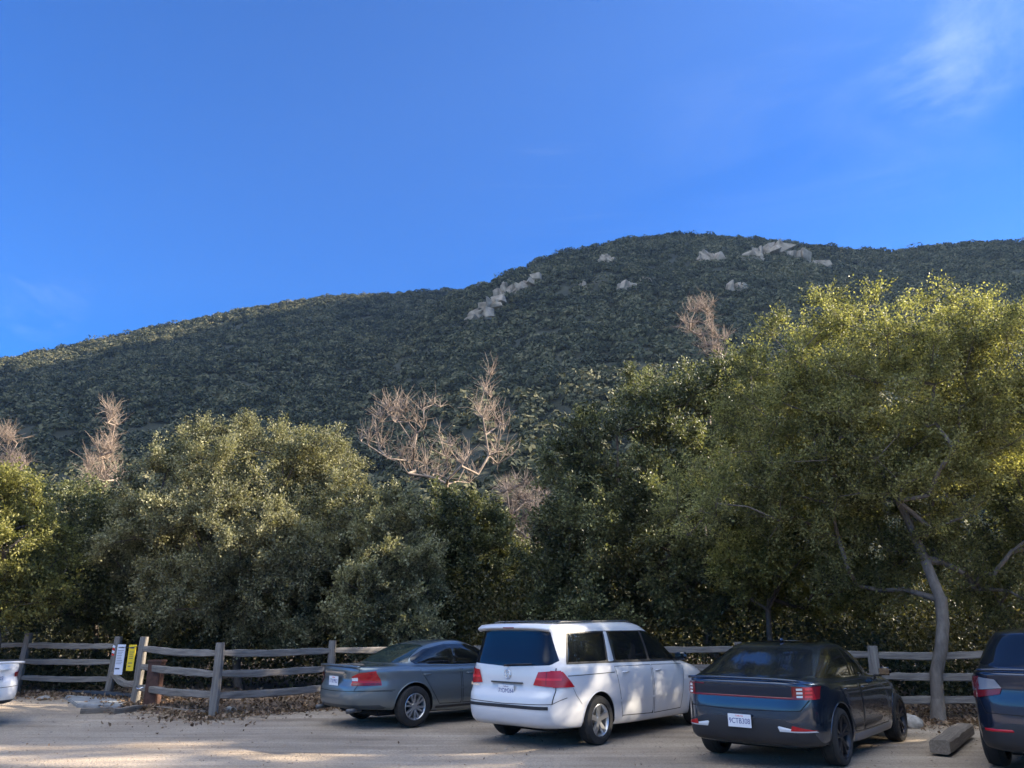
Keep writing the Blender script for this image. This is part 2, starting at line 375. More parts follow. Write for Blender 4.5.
def skeleton(base, fork, targets, lean=.25, seglen=.5, rtip=.012, wob=.12, pw=2.2, fat=1.0, limbs=()):
    """greedy branching tree: every target is joined to the nearest node so far"""
    nodes = [np.array(base, float)]; par = [-1]
    base = nodes[0]; fork = np.array(fork, float)
    k = max(3, int(np.linalg.norm(fork - base) / .45))
    for i in range(1, k + 1):
        t = i / k; p = base + (fork - base) * t + rng.normal(0, wob * .6, 3) * [1, 1, .2] * math.sin(t * 3.14)
        nodes.append(p); par.append(len(nodes) - 2)
    order = np.argsort(np.linalg.norm(targets - fork, axis=1) + rng.normal(0, .3, len(targets)))
    if len(limbs): targets = np.concatenate([targets, np.array(limbs)]); order = np.concatenate([np.arange(len(targets) - len(limbs), len(targets)), order])
    arr = np.zeros((40000, 3)); arr[:len(nodes)] = nodes; cnt = len(nodes)
    lo = max(1, int(k * .8))
    ends = []
    for ti in order:
        T = targets[ti]
        c = arr[lo:cnt]; dv = T - c; dist = np.linalg.norm(dv, axis=1)
        cost = dist + np.where(dv[:, 2] < 0, -dv[:, 2] * .6, 0) + .12 * np.linalg.norm(c - fork, axis=1)
        j = int(np.argmin(cost)) + lo
        p0 = arr[j].copy(); D = T - p0; dl = np.linalg.norm(D); m = max(1, int(dl / seglen)); prev = j
        sag = rng.normal(0, wob, 3) * dl * .5
        for q in range(1, m + 1):
            t = q / m; p = p0 + D * t + sag * math.sin(math.pi * t) + np.array([0, 0, lean * dl * .25 * math.sin(math.pi * t)]) * (1 if D[2] > 0 else -.3)
            arr[cnt] = p; par.append(prev); prev = cnt; cnt += 1
        ends.append(prev)
    par = np.array(par); rad = np.full(cnt, rtip ** pw); 
    acc = np.zeros(cnt)
    for i in range(cnt - 1, 0, -1):
        v = max(acc[i], rtip ** pw); acc[i] = v; acc[par[i]] += v
    acc[0] = max(acc[0], acc[1]); r = acc ** (1 / pw) * fat
    return arr[:cnt], par, r, np.array(ends)
def trunk_mesh(nodes, par, r, sides=6, extra=None, base_flare=1.35):
    i = np.arange(1, len(nodes)); A = nodes[par[i]]; B = nodes[i]; B = B + unit(B - A) * (r[i] * .45)[:, None]; ra = np.minimum(r[par[i]], r[i] * 1.6); rb = r[i]
    ra = ra.copy(); ra[0] *= base_flare
    V, Fc = frusta(A, B, ra, rb, sides)
    if extra is not None:
        V2, F2 = frusta(*extra, 3 if len(extra[0]) > 4000 else 4) if False else frusta(extra[0], extra[1], extra[2], extra[3], 3)
        F2 = F2 + len(V); V = np.concatenate([V, V2]); Fc = np.concatenate([Fc, F2])
    return V, Fc
def lobe_targets(lobes, n):
    """lobes: px,py,rx,ry,Y(depth),ryd (depth radius in m)"""
    if lobes[0][0] == 'w':     # lobes given in metres: x, y, z, rx, ry, rz
        out = []
        for l in lobes:
            k = n // len(lobes); d = unit(rng.normal(0, 1, (k, 3))); out.append(np.array(l[1:4]) + d * rng.uniform(.25, 1, (k, 1)) ** .45 * np.array(l[4:7]))
        return np.concatenate(out)
    wts = np.array([l[2] * l[3] for l in lobes], float); wts /= wts.sum(); out = []
    for l, wt in zip(lobes, wts):
        k = max(3, int(n * wt)); c = at(l[0], l[1], l[4]); mpp = l[4] / F / math.cos(PITCH) * 1.0
        d = unit(rng.normal(0, 1, (k, 3))); rr = rng.uniform(.25, 1, (k, 1)) ** .45
        out.append(c + d * rr * np.array([l[2] * mpp, l[5], l[3] * mpp]))
    T = np.concatenate(out); T[:, 2] = np.maximum(T[:, 2], .25)
    return T
def make_tree(name, base, fork, lobes, nclus, nleaf, lsize, mat, label, cat='tree', group=None, bark='bark', spread=.5, rtip=.010, twigs=7, wr=.32, trunkpart='trunk', up=.25, fat=1.0, limbs=(), wob=.12):
    base = np.array([base[0], base[1], float(gz(base[0], base[1])) - .05])
    T = lobe_targets(lobes, nclus)
    nodes, par, r, ends = skeleton(base, fork, T, rtip=rtip, fat=fat, wob=wob, limbs=[at(*q) for q in limbs])
    E = nodes[ends]; cen = np.array(fork)
    # twigs per cluster
    k = twigs; O = np.repeat(E, k, 0); out = unit(O - cen) * .5
    td = unit(rng.normal(0, 1, O.shape) + out + [0, 0, .25]); tl = spread * rng.uniform(.35, 1.15, (len(O), 1)); tip = O + td * tl
    V, Fc = trunk_mesh(nodes, par, r, 6, (O, tip, np.full(len(O), rtip * .5), np.full(len(O), rtip * .15)))
    root = empty(name, tuple(base)); tag(root, label, cat, group)
    mesh_np(trunkpart, V - base, Fc, M[bark], root, smooth=True)
    if nleaf:
        m = rng.integers(0, len(O), nleaf); t = rng.uniform(.1, 1.05, (nleaf, 1))
        P = O[m] + td[m] * tl[m] * t + rng.normal(0, .055 * spread / .5, (nleaf, 3))
        P[:, 2] = np.maximum(P[:, 2], .06)
        V, Fc = leaves(P, td[m], lsize, up, wr)
        mesh_np('crown', V - base, Fc, M[mat], root)
    return root
TG = 'oak trees growing behind the fence'
# the big pale oak at the right, its trunk just inside the fence
t7 = make_tree('oak_tree', tuple(gnd(938, 724)[:2]), at(941, 600, 15.2),
    [(880, 395, 115, 78, 16.4, 2.6), (965, 375, 85, 70, 16.2, 2.4), (795, 425, 75, 70, 16.8, 2.0), (850, 490, 110, 70, 16.6, 1.3), (960, 500, 100, 80, 16.2, 1.4), (1050, 440, 80, 110, 16, 2.6), (760, 480, 45, 50, 17.2, 1.6), (1010, 560, 80, 50, 16.4, 1.3), (830, 330, 50, 25, 16.8, 1.4), (900, 322, 70, 20, 16.6, 1.6), (980, 325, 60, 22, 16.2, 1.6), (780, 345, 45, 20, 16.8, 1.2), (860, 560, 60, 30, 16.6, 1.0), (700, 500, 40, 40, 17, 1.4), (905, 440, 100, 80, 15.2, 1.0), (820, 430, 60, 60, 15.6, 1.0), (900, 585, 45, 24, 16.6, 1.0), (990, 590, 40, 26, 16.6, 1.0)],
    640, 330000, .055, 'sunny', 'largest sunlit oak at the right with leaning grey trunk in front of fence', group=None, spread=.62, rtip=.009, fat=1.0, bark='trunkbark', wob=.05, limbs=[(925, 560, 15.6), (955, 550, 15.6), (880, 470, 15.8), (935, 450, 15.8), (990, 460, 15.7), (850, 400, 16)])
make_tree('oak_tree', at(735, 700, 19.6)[:2], at(690, 590, 20.3),
    [(640, 470, 82, 80, 21.5, 2.6), (700, 425, 75, 50, 21.8, 2.4), (595, 525, 55, 65, 21, 2.2), (690, 530, 80, 60, 20.6, 2.4), (745, 400, 45, 35, 22, 2.0), (665, 395, 45, 22, 22, 1.5), (570, 470, 30, 40, 22, 1.6), (600, 600, 60, 35, 20.5, 1.8), (700, 590, 70, 35, 20.5, 1.8), (560, 560, 30, 50, 20.8, 1.6)],
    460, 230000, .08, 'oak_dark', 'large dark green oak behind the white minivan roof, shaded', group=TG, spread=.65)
make_tree('oak_tree', at(765, 700, 18.2)[:2], at(768, 610, 18.4),
    [(800, 540, 60, 40, 18.6, 1.6), (760, 560, 50, 40, 18.2, 1.5), (830, 590, 55, 30, 18.4, 1.5)],
    130, 60000, .07, 'lime', 'small oak with dark upright trunk behind the dark hatchback roof', group=TG, spread=.55)  # yellow-green leaf colour stands in for sunlight shining through this crown
make_tree('oak_tree', at(240, 700, 20.5)[:2], at(236, 590, 21),
    [(252, 472, 66, 44, 22, 2.3), (180, 500, 55, 45, 22, 2.2), (312, 478, 34, 44, 22, 1.8), (230, 540, 88, 52, 21, 2.3), (145, 535, 42, 45, 21.6, 1.8), (300, 565, 55, 45, 21, 2.0), (222, 446, 34, 18, 22.3, 1.4), (335, 470, 22, 26, 22, 1.0), (200, 590, 60, 40, 21, 1.8), (270, 610, 60, 34, 20.8, 1.6), (335, 530, 30, 50, 21.5, 1.4)],
    430, 300000, .065, 'oak', 'broad olive oak with domed sunlit top, largest of the left half', group=TG, spread=.65)
make_tree('oak_tree', at(92, 700, 23)[:2], at(95, 600, 23.5),
    [(92, 515, 48, 28, 24, 1.8), (100, 560, 55, 45, 23.5, 2), (60, 590, 45, 40, 23.2, 1.8), (140, 600, 50, 35, 23, 1.8)],
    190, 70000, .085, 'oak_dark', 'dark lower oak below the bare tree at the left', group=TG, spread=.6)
make_tree('oak_tree', at(-10, 700, 19)[:2], at(0, 600, 19.5),
    [(2, 505, 44, 34, 20, 1.8), (22, 560, 40, 40, 19.6, 1.8), (-40, 540, 60, 60, 20, 2), (5, 595, 45, 22, 19.6, 1.2), (30, 600, 40, 20, 20, 1.0)],
    220, 90000, .07, 'lime', 'bright yellow-green tree at the far left edge', group=TG, spread=.55)
make_tree('oak_tree', at(390, 700, 19.5)[:2], at(388, 620, 20),
    [(385, 528, 36, 34, 20.6, 1.5), (400, 575, 42, 36, 20.2, 1.6), (368, 600, 38, 30, 20, 1.5), (390, 620, 45, 30, 19.8, 1.4)],
    170, 90000, .07, 'olive', 'small pale olive tree between the broad oak and the bare sycamore', group=TG, spread=.5)
make_tree('oak_tree', at(470, 700, 23.5)[:2], at(468, 610, 24),
    [(462, 530, 44, 38, 24, 1.8), (500, 575, 42, 42, 24.5, 1.9), (440, 600, 48, 36, 24, 1.8), (520, 610, 40, 30, 23.6, 1.6), (460, 560, 60, 50, 24.6, 2.2), (480, 620, 60, 25, 23.6, 1.6)],
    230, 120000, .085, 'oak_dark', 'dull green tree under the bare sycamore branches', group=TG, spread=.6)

# bare trees
def bare_tree(base, fork, lobes, n, label, bark, rtip=.012, tw=10, tl=.55, upb=1.0, group='leafless trees on the slope behind the oaks'):
    base = np.array([base[0], base[1], -.05]); T = lobe_targets(lobes, n)
    nodes, par, r, ends = skeleton(base, fork, T, rtip=rtip, wob=.08, pw=2.5)
    E = nodes[rng.choice(np.arange(len(nodes) // 6, len(nodes)), n * 2)]; E = np.concatenate([E, nodes[ends]])
    O = np.repeat(E, tw, 0); td = unit(rng.normal(0, .8, O.shape) + [0, 0, upb]); l = tl * rng.uniform(.2, 1.2, (len(O), 1)); mid = O + td * l * .5
    tip = mid + unit(td + rng.normal(0, .35, O.shape)) * l * .5
    A = np.concatenate([O, mid]); B = np.concatenate([mid, tip]); k = len(O)
    ra = np.concatenate([np.full(k, rtip * .75), np.full(k, rtip * .5)]); rb = np.concatenate([np.full(k, rtip * .5), np.full(k, rtip * .2)])
    V, Fc = trunk_mesh(nodes, par, r, 6, (A, B, ra, rb))
    root = empty('bare_tree', tuple(base)); tag(root, label, 'bare tree', group)
    cut = (len(nodes) - 1) * 12; fcut = (len(nodes) - 1) * 6
    mesh_np('trunk', V[:cut] - base, Fc[:fcut], M[bark], root, smooth=True)
    mesh_np('twigs', V[cut:] - base, Fc[fcut:] - cut, M[bark], root, smooth=True)
    return root
bare_tree(at(458, 700, 25)[:2], at(452, 535, 25.5),
    [(392, 432, 26, 24, 25.8, 1.0), (430, 420, 20, 24, 26, 1), (445, 465, 46, 26, 25.8, 1.4), (488, 420, 14, 42, 25.8, .7), (488, 372, 6, 20, 25.8, .3), (498, 440, 20, 28, 25.8, 1), (368, 438, 14, 18, 25.6, .7), (400, 415, 16, 14, 25.8, .7), (410, 465, 30, 16, 25.8, .8)],
    110, 'largest bare sycamore with pinkish pale branches, rising above the middle trees', 'palebark', .014, 3, .85, 1.4)
bare_tree(at(105, 700, 27)[:2], at(106, 520, 27.5), [(107, 440, 9, 34, 28, .9), (100, 470, 20, 25, 28, .9), (110, 408, 4, 10, 28, .3)], 60, 'thin bare pale tree above the dark oak at the left', 'palebark', .012, 5, .7, 1.3)
bare_tree(at(5, 700, 27)[:2], at(5, 520, 27.5), [(5, 455, 12, 24, 28, .8), (15, 465, 14, 10, 28, .6)], 36, 'small bare tree poking above the yellow-green tree at the far left', 'palebark', .012, 5, .7, 1.3)
bare_tree(at(706, 700, 29)[:2], at(710, 400, 30), [(700, 322, 22, 26, 31, 1.1), (715, 345, 16, 20, 31, .9)], 70, 'greyish bare tree top against the hill above the dark oak', 'palebark', .012, 5, .6, .8)
bare_tree(at(532, 700, 26)[:2], at(532, 590, 26), [(532, 520, 26, 32, 26.5, 1.1), (515, 500, 18, 24, 26.5, .9)], 90, 'low tangle of grey bare twigs beside the dark oak', 'greybark', .011, 9, .5, .5)

# trees outside the frame on the sun's side: they shade the lot
def shade_copy(src, x, y, rz, sc, label):
    c = copy_tree(src); c.location = (x, y, 0); c.rotation_euler = (0, 0, rz); c.scale = (sc, sc, sc); c['label'] = label
    c['group'] = 'oaks beyond the right edge shading the lot'
    return c
tall = make_tree('oak_tree', (16.5, 10.6), (16.5, 10.6, 4.2),
    [('w', 16.5, 10.6, 7.0, 3.0, 3.0, 1.5), ('w', 15, 12.2, 5.2, 2.0, 1.8, 1.2), ('w', 18, 9.2, 5.6, 2.2, 2.0, 1.4), ('w', 16, 9.2, 8.6, 2.2, 2.0, 1.3), ('w', 17.6, 12.0, 8.0, 2.0, 2.0, 1.3), ('w', 16.5, 10.6, 9.8, 1.8, 1.8, 1.0)],
    150, 62000, .075, 'oak', 'oak beyond the right edge of the lot, outside the view', group='oaks beyond the right edge shading the lot', spread=.6, fat=1.2)
SH = [(14.5, 18, 1.1, .85, 0), (21, 17.5, 2.6, .9, 0), (22.5, 13.2, .5, 1.3, 1), (17.5, 5.2, .9, 1.2, 1), (27, 8.2, 2.2, 1.45, 1), (25, 2.0, 5.2, 1.1, 1)]
for i, (x, y, rz, s_, kind) in enumerate(SH):
    c = shade_copy(tall if kind else t7, x, y, rz, s_, 'oak beyond the right edge of the lot, outside the view')

# undergrowth behind the fence, from ankle height to a few metres
nU = 340000
ux = rng.uniform(-24, 24, nU); uy = 20.2 - .3 * np.clip(ux, 0, 9) + rng.uniform(0, 12, nU)
hgt = np.clip(1.9 + fbm(ux / 3.2, uy / 3.2, 40, 4) * 2.8 + (uy - 19) * .16, .15, 5.2)
keep = rng.uniform(0, 1, nU) < np.clip(1.25 - (uy - 18.2) / 18, .3, 1)
ux, uy, hgt = ux[keep], uy[keep], hgt[keep]
uz = hgt * rng.uniform(0, 1, len(ux)) ** .65
V, Fc = leaves(np.stack([ux, uy, uz], 1), rng.normal(0, 1, (len(ux), 3)), .10, .5, .34)
vx = rng.uniform(-60, 55, 90000); vy = rng.uniform(31, 64, 90000); vh = np.clip(2.4 + fbm(vx / 6, vy / 6, 44, 3) * 3, .3, 5); vz = vh * rng.uniform(0, 1, 90000) ** .6
V2, F2 = leaves(np.stack([vx, vy, vz], 1), rng.normal(0, 1, (90000, 3)), .34, .5, .36); Fc = np.concatenate([Fc, F2 + len(V)]); V = np.concatenate([V, V2])
tag(mesh_np('undergrowth', V, Fc, M['under']), 'tangled shrubs and vines filling the ground behind the fence', 'undergrowth', kind='stuff')

# bank of dark soil and dry leaves between lot and trees
FX = np.array([-40, -16.5, -12, -9.6, -7.95, -5.63, -3.9, -2.2, 0.6, 4.4, 6.64, 9.2, 15, 40.]); FYl = np.array([21, 20.6, 20.2, 19.7, 17.5, 15.7, 17.6, 18.6, 19.3, 18.6, 15.0, 15.2, 15.4, 15.0])
def fy(x): return np.interp(x, FX, FYl)
bx = np.linspace(-40, 40, 240); bt = np.linspace(0, 1, 26)
BX, BT = np.meshgrid(bx, bt, indexing='ij'); front = fy(BX) + .15 + fbm(BX / 1.1, BX * 0 + 3, 50, 3) * .25
BY = front + BT * (60 - front) * BT
BZ = gz(BX, BY) + .03 * 0 + np.where(BT == 0, -.03, np.clip((BY - front) * .25, 0, .12) + fbm(BX / .8, BY / .8, 51, 3) * .04)
ix = np.arange(BX.size).reshape(BX.shape)
Fq = np.stack([ix[:-1, :-1], ix[1:, :-1], ix[1:, 1:], ix[:-1, 1:]], -1).reshape(-1, 4)
tag(mesh_np('bank', np.stack([BX, BY, BZ], -1).reshape(-1, 3), Fq, M['soil'], smooth=True), kind='structure')
nl = 28000
lx = rng.uniform(-16, 14, nl); lo_ = np.where(rng.uniform(0, 1, nl) < .78, rng.exponential(.9, nl) - .1, -rng.exponential(.38, nl)); ly = fy(lx) - .15 + lo_
lz = gz(lx, ly) + np.clip((ly - fy(lx) - .15) * .25, 0, .12) + .015 + rng.uniform(0, .05, nl)
D = rng.normal(0, 1, (nl, 3)) * [1, 1, .3]
V, Fc = leaves(np.stack([lx, ly, lz], 1), D, .085, 1.2, .33)
tag(mesh_np('leaf_litter', V, Fc, M['litter']), 'dry brown leaves lying along the foot of the fence', 'leaf litter', kind='stuff')
# a few stray leaves and pebbles on the lot
nl = 1500; lx = rng.uniform(-9, 9, nl); ly = rng.uniform(5, 15, nl); k = ly < fy(lx); lx, ly = lx[k], ly[k]
V, Fc = leaves(np.stack([lx, ly, gz(lx, ly) + .008], 1), rng.normal(0, 1, (len(lx), 3)) * [1, 1, .1], .035, 3, .35)
tag(mesh_np('fallen_leaves', V, Fc, M['litter']), 'scattered dry leaves on the open dirt lot', 'fallen leaves', kind='stuff')
def pebble_mesh(name, pts, sizes, mat, kind=None):
    ico = [];
    bm = bmesh.new(); bmesh.ops.create_icosphere(bm, subdivisions=1, radius=1); bv = np.array([v.co[:] for v in bm.verts]); bf = np.array([[v.index for v in f.verts] for f in bm.faces]); bm.free()
    Vs = bv[None] * rng.uniform(.6, 1.2, (len(pts), len(bv), 1)) * (sizes[:, None] * rng.uniform(.6, 1.3, (len(pts), 3)) * [1, 1, .55])[:, None] + pts[:, None]
    Fs = bf[None] + (np.arange(len(pts)) * len(bv))[:, None, None]
    return mesh_np(name, Vs.reshape(-1, 3), Fs.reshape(-1, 3), mat)
nl = 5200; lx = rng.uniform(-10, 10, nl); ly = rng.uniform(4, 16, nl); k = (ly < fy(lx) + .3); lx, ly = lx[k], ly[k]
tag(pebble_mesh('gravel', np.stack([lx, ly, gz(lx, ly) + .002], 1), rng.exponential(.005, len(lx)) + .003, M['pebble']), 'small loose gravel on the dirt lot', 'gravel', kind='stuff')

# ------------------------------------------------------------------ chaparral on the hill
nS = 18500
sa = rng.uniform(R(-37), R(38), nS * 3); sr = np.sqrt(rng.uniform(64 ** 2, 470 ** 2, nS * 3)); sx_, sy_ = sr * np.sin(sa), sr * np.cos(sa)
dens = fbm(sx_ / 28, sy_ / 28, 71, 3)
k = (rng.uniform(0, 1, len(sa)) < np.clip(.85 + dens * .6, .25, 1)); sx_, sy_ = sx_[k][:nS], sy_[k][:nS]
ba = rng.uniform(R(-36), R(37), 420); bR_ = np.where(ba > pix2ae(505, 285)[0], 300 + 60 * np.clip((ba - .1) / .5, -.6, 1), 430 + 20 * np.sin(ba * 5)) - rng.uniform(0, 16, 420)
sx_ = np.concatenate([bR_ * np.sin(ba), sx_]); sy_ = np.concatenate([bR_ * np.cos(ba), sy_])
sz_ = hz(sx_, sy_); k = sz_ > 1.2; sx_, sy_, sz_ = sx_[k], sy_[k], sz_[k]
kk = 110
sw = rng.uniform(1.1, 2.7, len(sx_)) * np.where(rng.uniform(0, 1, len(sx_)) < .08, 1.5, 1)
sw[:400] *= 1.35
d = unit(rng.normal(0, 1, (len(sx_), kk, 3))); d[..., 2] = np.abs(d[..., 2])
P = np.stack([sx_, sy_, sz_ - .2], 1)[:, None] + d * (sw[:, None, None] * rng.uniform(.78, 1.05, (len(sx_), kk, 1))) * [1, 1, .95]
Pf = P.reshape(-1, 3); nf = unit(d.reshape(-1, 3) + rng.normal(0, .45, Pf.shape)); tf = unit(np.cross(nf, rng.normal(0, 1, Pf.shape))); bf = np.cross(nf, tf); lf = rng.uniform(.35, .75, (len(Pf), 1))
V = np.stack([Pf - tf * lf, Pf - bf * lf * .5, Pf + tf * lf, Pf + bf * lf * .5], 1).reshape(-1, 3); Fc = np.arange(len(V)).reshape(-1, 4)
tone = np.repeat(rng.normal(0, 1, len(sx_)), kk * 4).astype(np.float32)
ch_ = mesh_np('chaparral', V, Fc, M['chap']); at_ = ch_.data.attributes.new('species_tone', 'FLOAT', 'POINT'); at_.data.foreach_set('value', tone)
tag(ch_, 'dense dark shrubs covering the whole hillside', 'chaparral', kind='stuff')
# dry grass along the sunlit crest
def crest_pts(px, lo, hi):
    a, e = pix2ae(px, 300)
    r = rng.uniform(lo, hi, len(a)) if False else None
ga = rng.uniform(R(-36), R(37), 26000)
RAg = 430 + 20 * np.sin(ga * 5); RBg = 300 + 60 * np.clip((ga - .1) / .5, -.6, 1)
gR = np.where(ga > pix2ae(505, 285)[0], RBg, RAg) + rng.uniform(-14, 8, len(ga))
gX, gY = gR * np.sin(ga), gR * np.cos(ga); gZ = hz(gX, gY); kq = fbm(gX / 14, gY / 14, 88, 3) > -.1; gX, gY, gZ = gX[kq], gY[kq], gZ[kq]
V, Fc = leaves(np.stack([gX, gY, gZ - .1], 1), np.tile([0, 0, 2.5], (len(gX), 1)), 1.0, 0, .3)
tag(mesh_np('dry_grass', V, Fc, M['grass']), 'golden dry grass catching sun on the ridge line', 'dry grass', kind='stuff')
# rock outcrops
def hit(px, py):
    d = ray(px, py); t = np.linspace(80, 520, 3000); X = d[0] * t; Y = d[1] * t; Z = CAMH + d[2] * t; h = hz(X, Y)
    i = np.argmax(h > Z); return np.array([X[i], Y[i], h[i]]), math.hypot(X[i], Y[i])
ROCKS = [(478, 320, 9, 5, 'pale rock slab, lowest of the diagonal row of outcrops'), (490, 310, 9, 6, 'second pale outcrop up the diagonal row'), (500, 297, 6, 6, 'small steep outcrop midway along the diagonal row'), (515, 293, 7, 5, 'blocky outcrop near the top of the diagonal row'), (527, 287, 9, 4, 'topmost outcrop of the diagonal row near the ridge'), (584, 289, 3, 4, 'single small boulder between the diagonal row and the paired boulders'), (607, 266, 5, 6, 'upright boulder standing below the rounded summit'), (629, 291, 7, 6, 'broad tan boulder, lower of the pair below the summit'), (644, 282, 4, 3, 'small boulder just up and right of the broad tan boulder'), (710, 262, 9, 9, 'grey craggy outcrop right of the summit'), (752, 262, 7, 6, 'left block of the widest outcrop near the ridge'), (770, 257, 13, 6, 'widest tan outcrop just under the ridge'), (795, 262, 8, 5, 'right block of the widest outcrop near the ridge'), (820, 270, 6, 5, 'isolated boulder right of the widest outcrop'), (735, 292, 7, 5, 'shadowed outcrop above the bare tree top')]
for (px, py, rx, ry, lab) in ROCKS:
    rx *= 1.5; ry *= 1.5; tilt = .5 if px < 540 else 0
    c, dist = hit(px, py); mpp = dist / F
    bm = bmesh.new(); nb = 12
    for q in range(nb):
        sz = Vector((rx * random.uniform(.35, .75), rx * random.uniform(.35, .6), ry * random.uniform(.4, .95))) * mpp
        o_ = Vector((random.uniform(-.75, .75) * rx, random.uniform(-.5, .2) * rx, random.uniform(-.7, .55) * ry)) * mpp
        o_.z += o_.x * tilt; rot = Matrix.Rotation(random.uniform(-.5, .5), 3, 'Y') @ Matrix.Rotation(random.uniform(0, 3), 3, 'Z')
        vs = [bm.verts.new(rot @ Vector((random.choice((-1, 1)) * random.uniform(.35, 1) * sz.x, random.choice((-1, 1)) * random.uniform(.35, 1) * sz.y, random.choice((-1, 1)) * random.uniform(.4, 1) * sz.z)) + o_) for _ in range(15)]
        r_ = bmesh.ops.convex_hull(bm, input=vs); bmesh.ops.delete(bm, geom=[g for g in r_['geom_interior'] if isinstance(g, bmesh.types.BMVert)], context='VERTS')
    o = obj_bm('rock_outcrop', bm, M['rock']); toward = -c / np.linalg.norm(c)
    o.location = Vector(c) + Vector(toward) * .8 + Vector((0, 0, ry * mpp * .15)); tag(o, lab, 'rock outcrop', 'rock outcrops on the hillside')

# haze
bm = bmesh.new(); bmesh.ops.create_cube(bm, size=2)
for v in bm.verts: v.co = Vector((v.co.x * 1100, v.co.y * 1100, -5 if v.co.z < 0 else 500))
m = bpy.data.materials.new('haze_air'); m.use_nodes = True; n_ = m.node_tree; n_.nodes.remove(n_.nodes['Principled BSDF'])
pv = n_.nodes.new('ShaderNodeVolumePrincipled'); pv.inputs['Density'].default_value = .00017; pv.inputs['Color'].default_value = (.45, .68, 1, 1); pv.inputs['Anisotropy'].default_value = .35
n_.links.new(pv.outputs[0], n_.nodes['Material Output'].inputs['Volume'])
tag(obj_bm('haze', bm, m), 'thin pale blue haze between the lot and the hill', 'haze', kind='stuff')
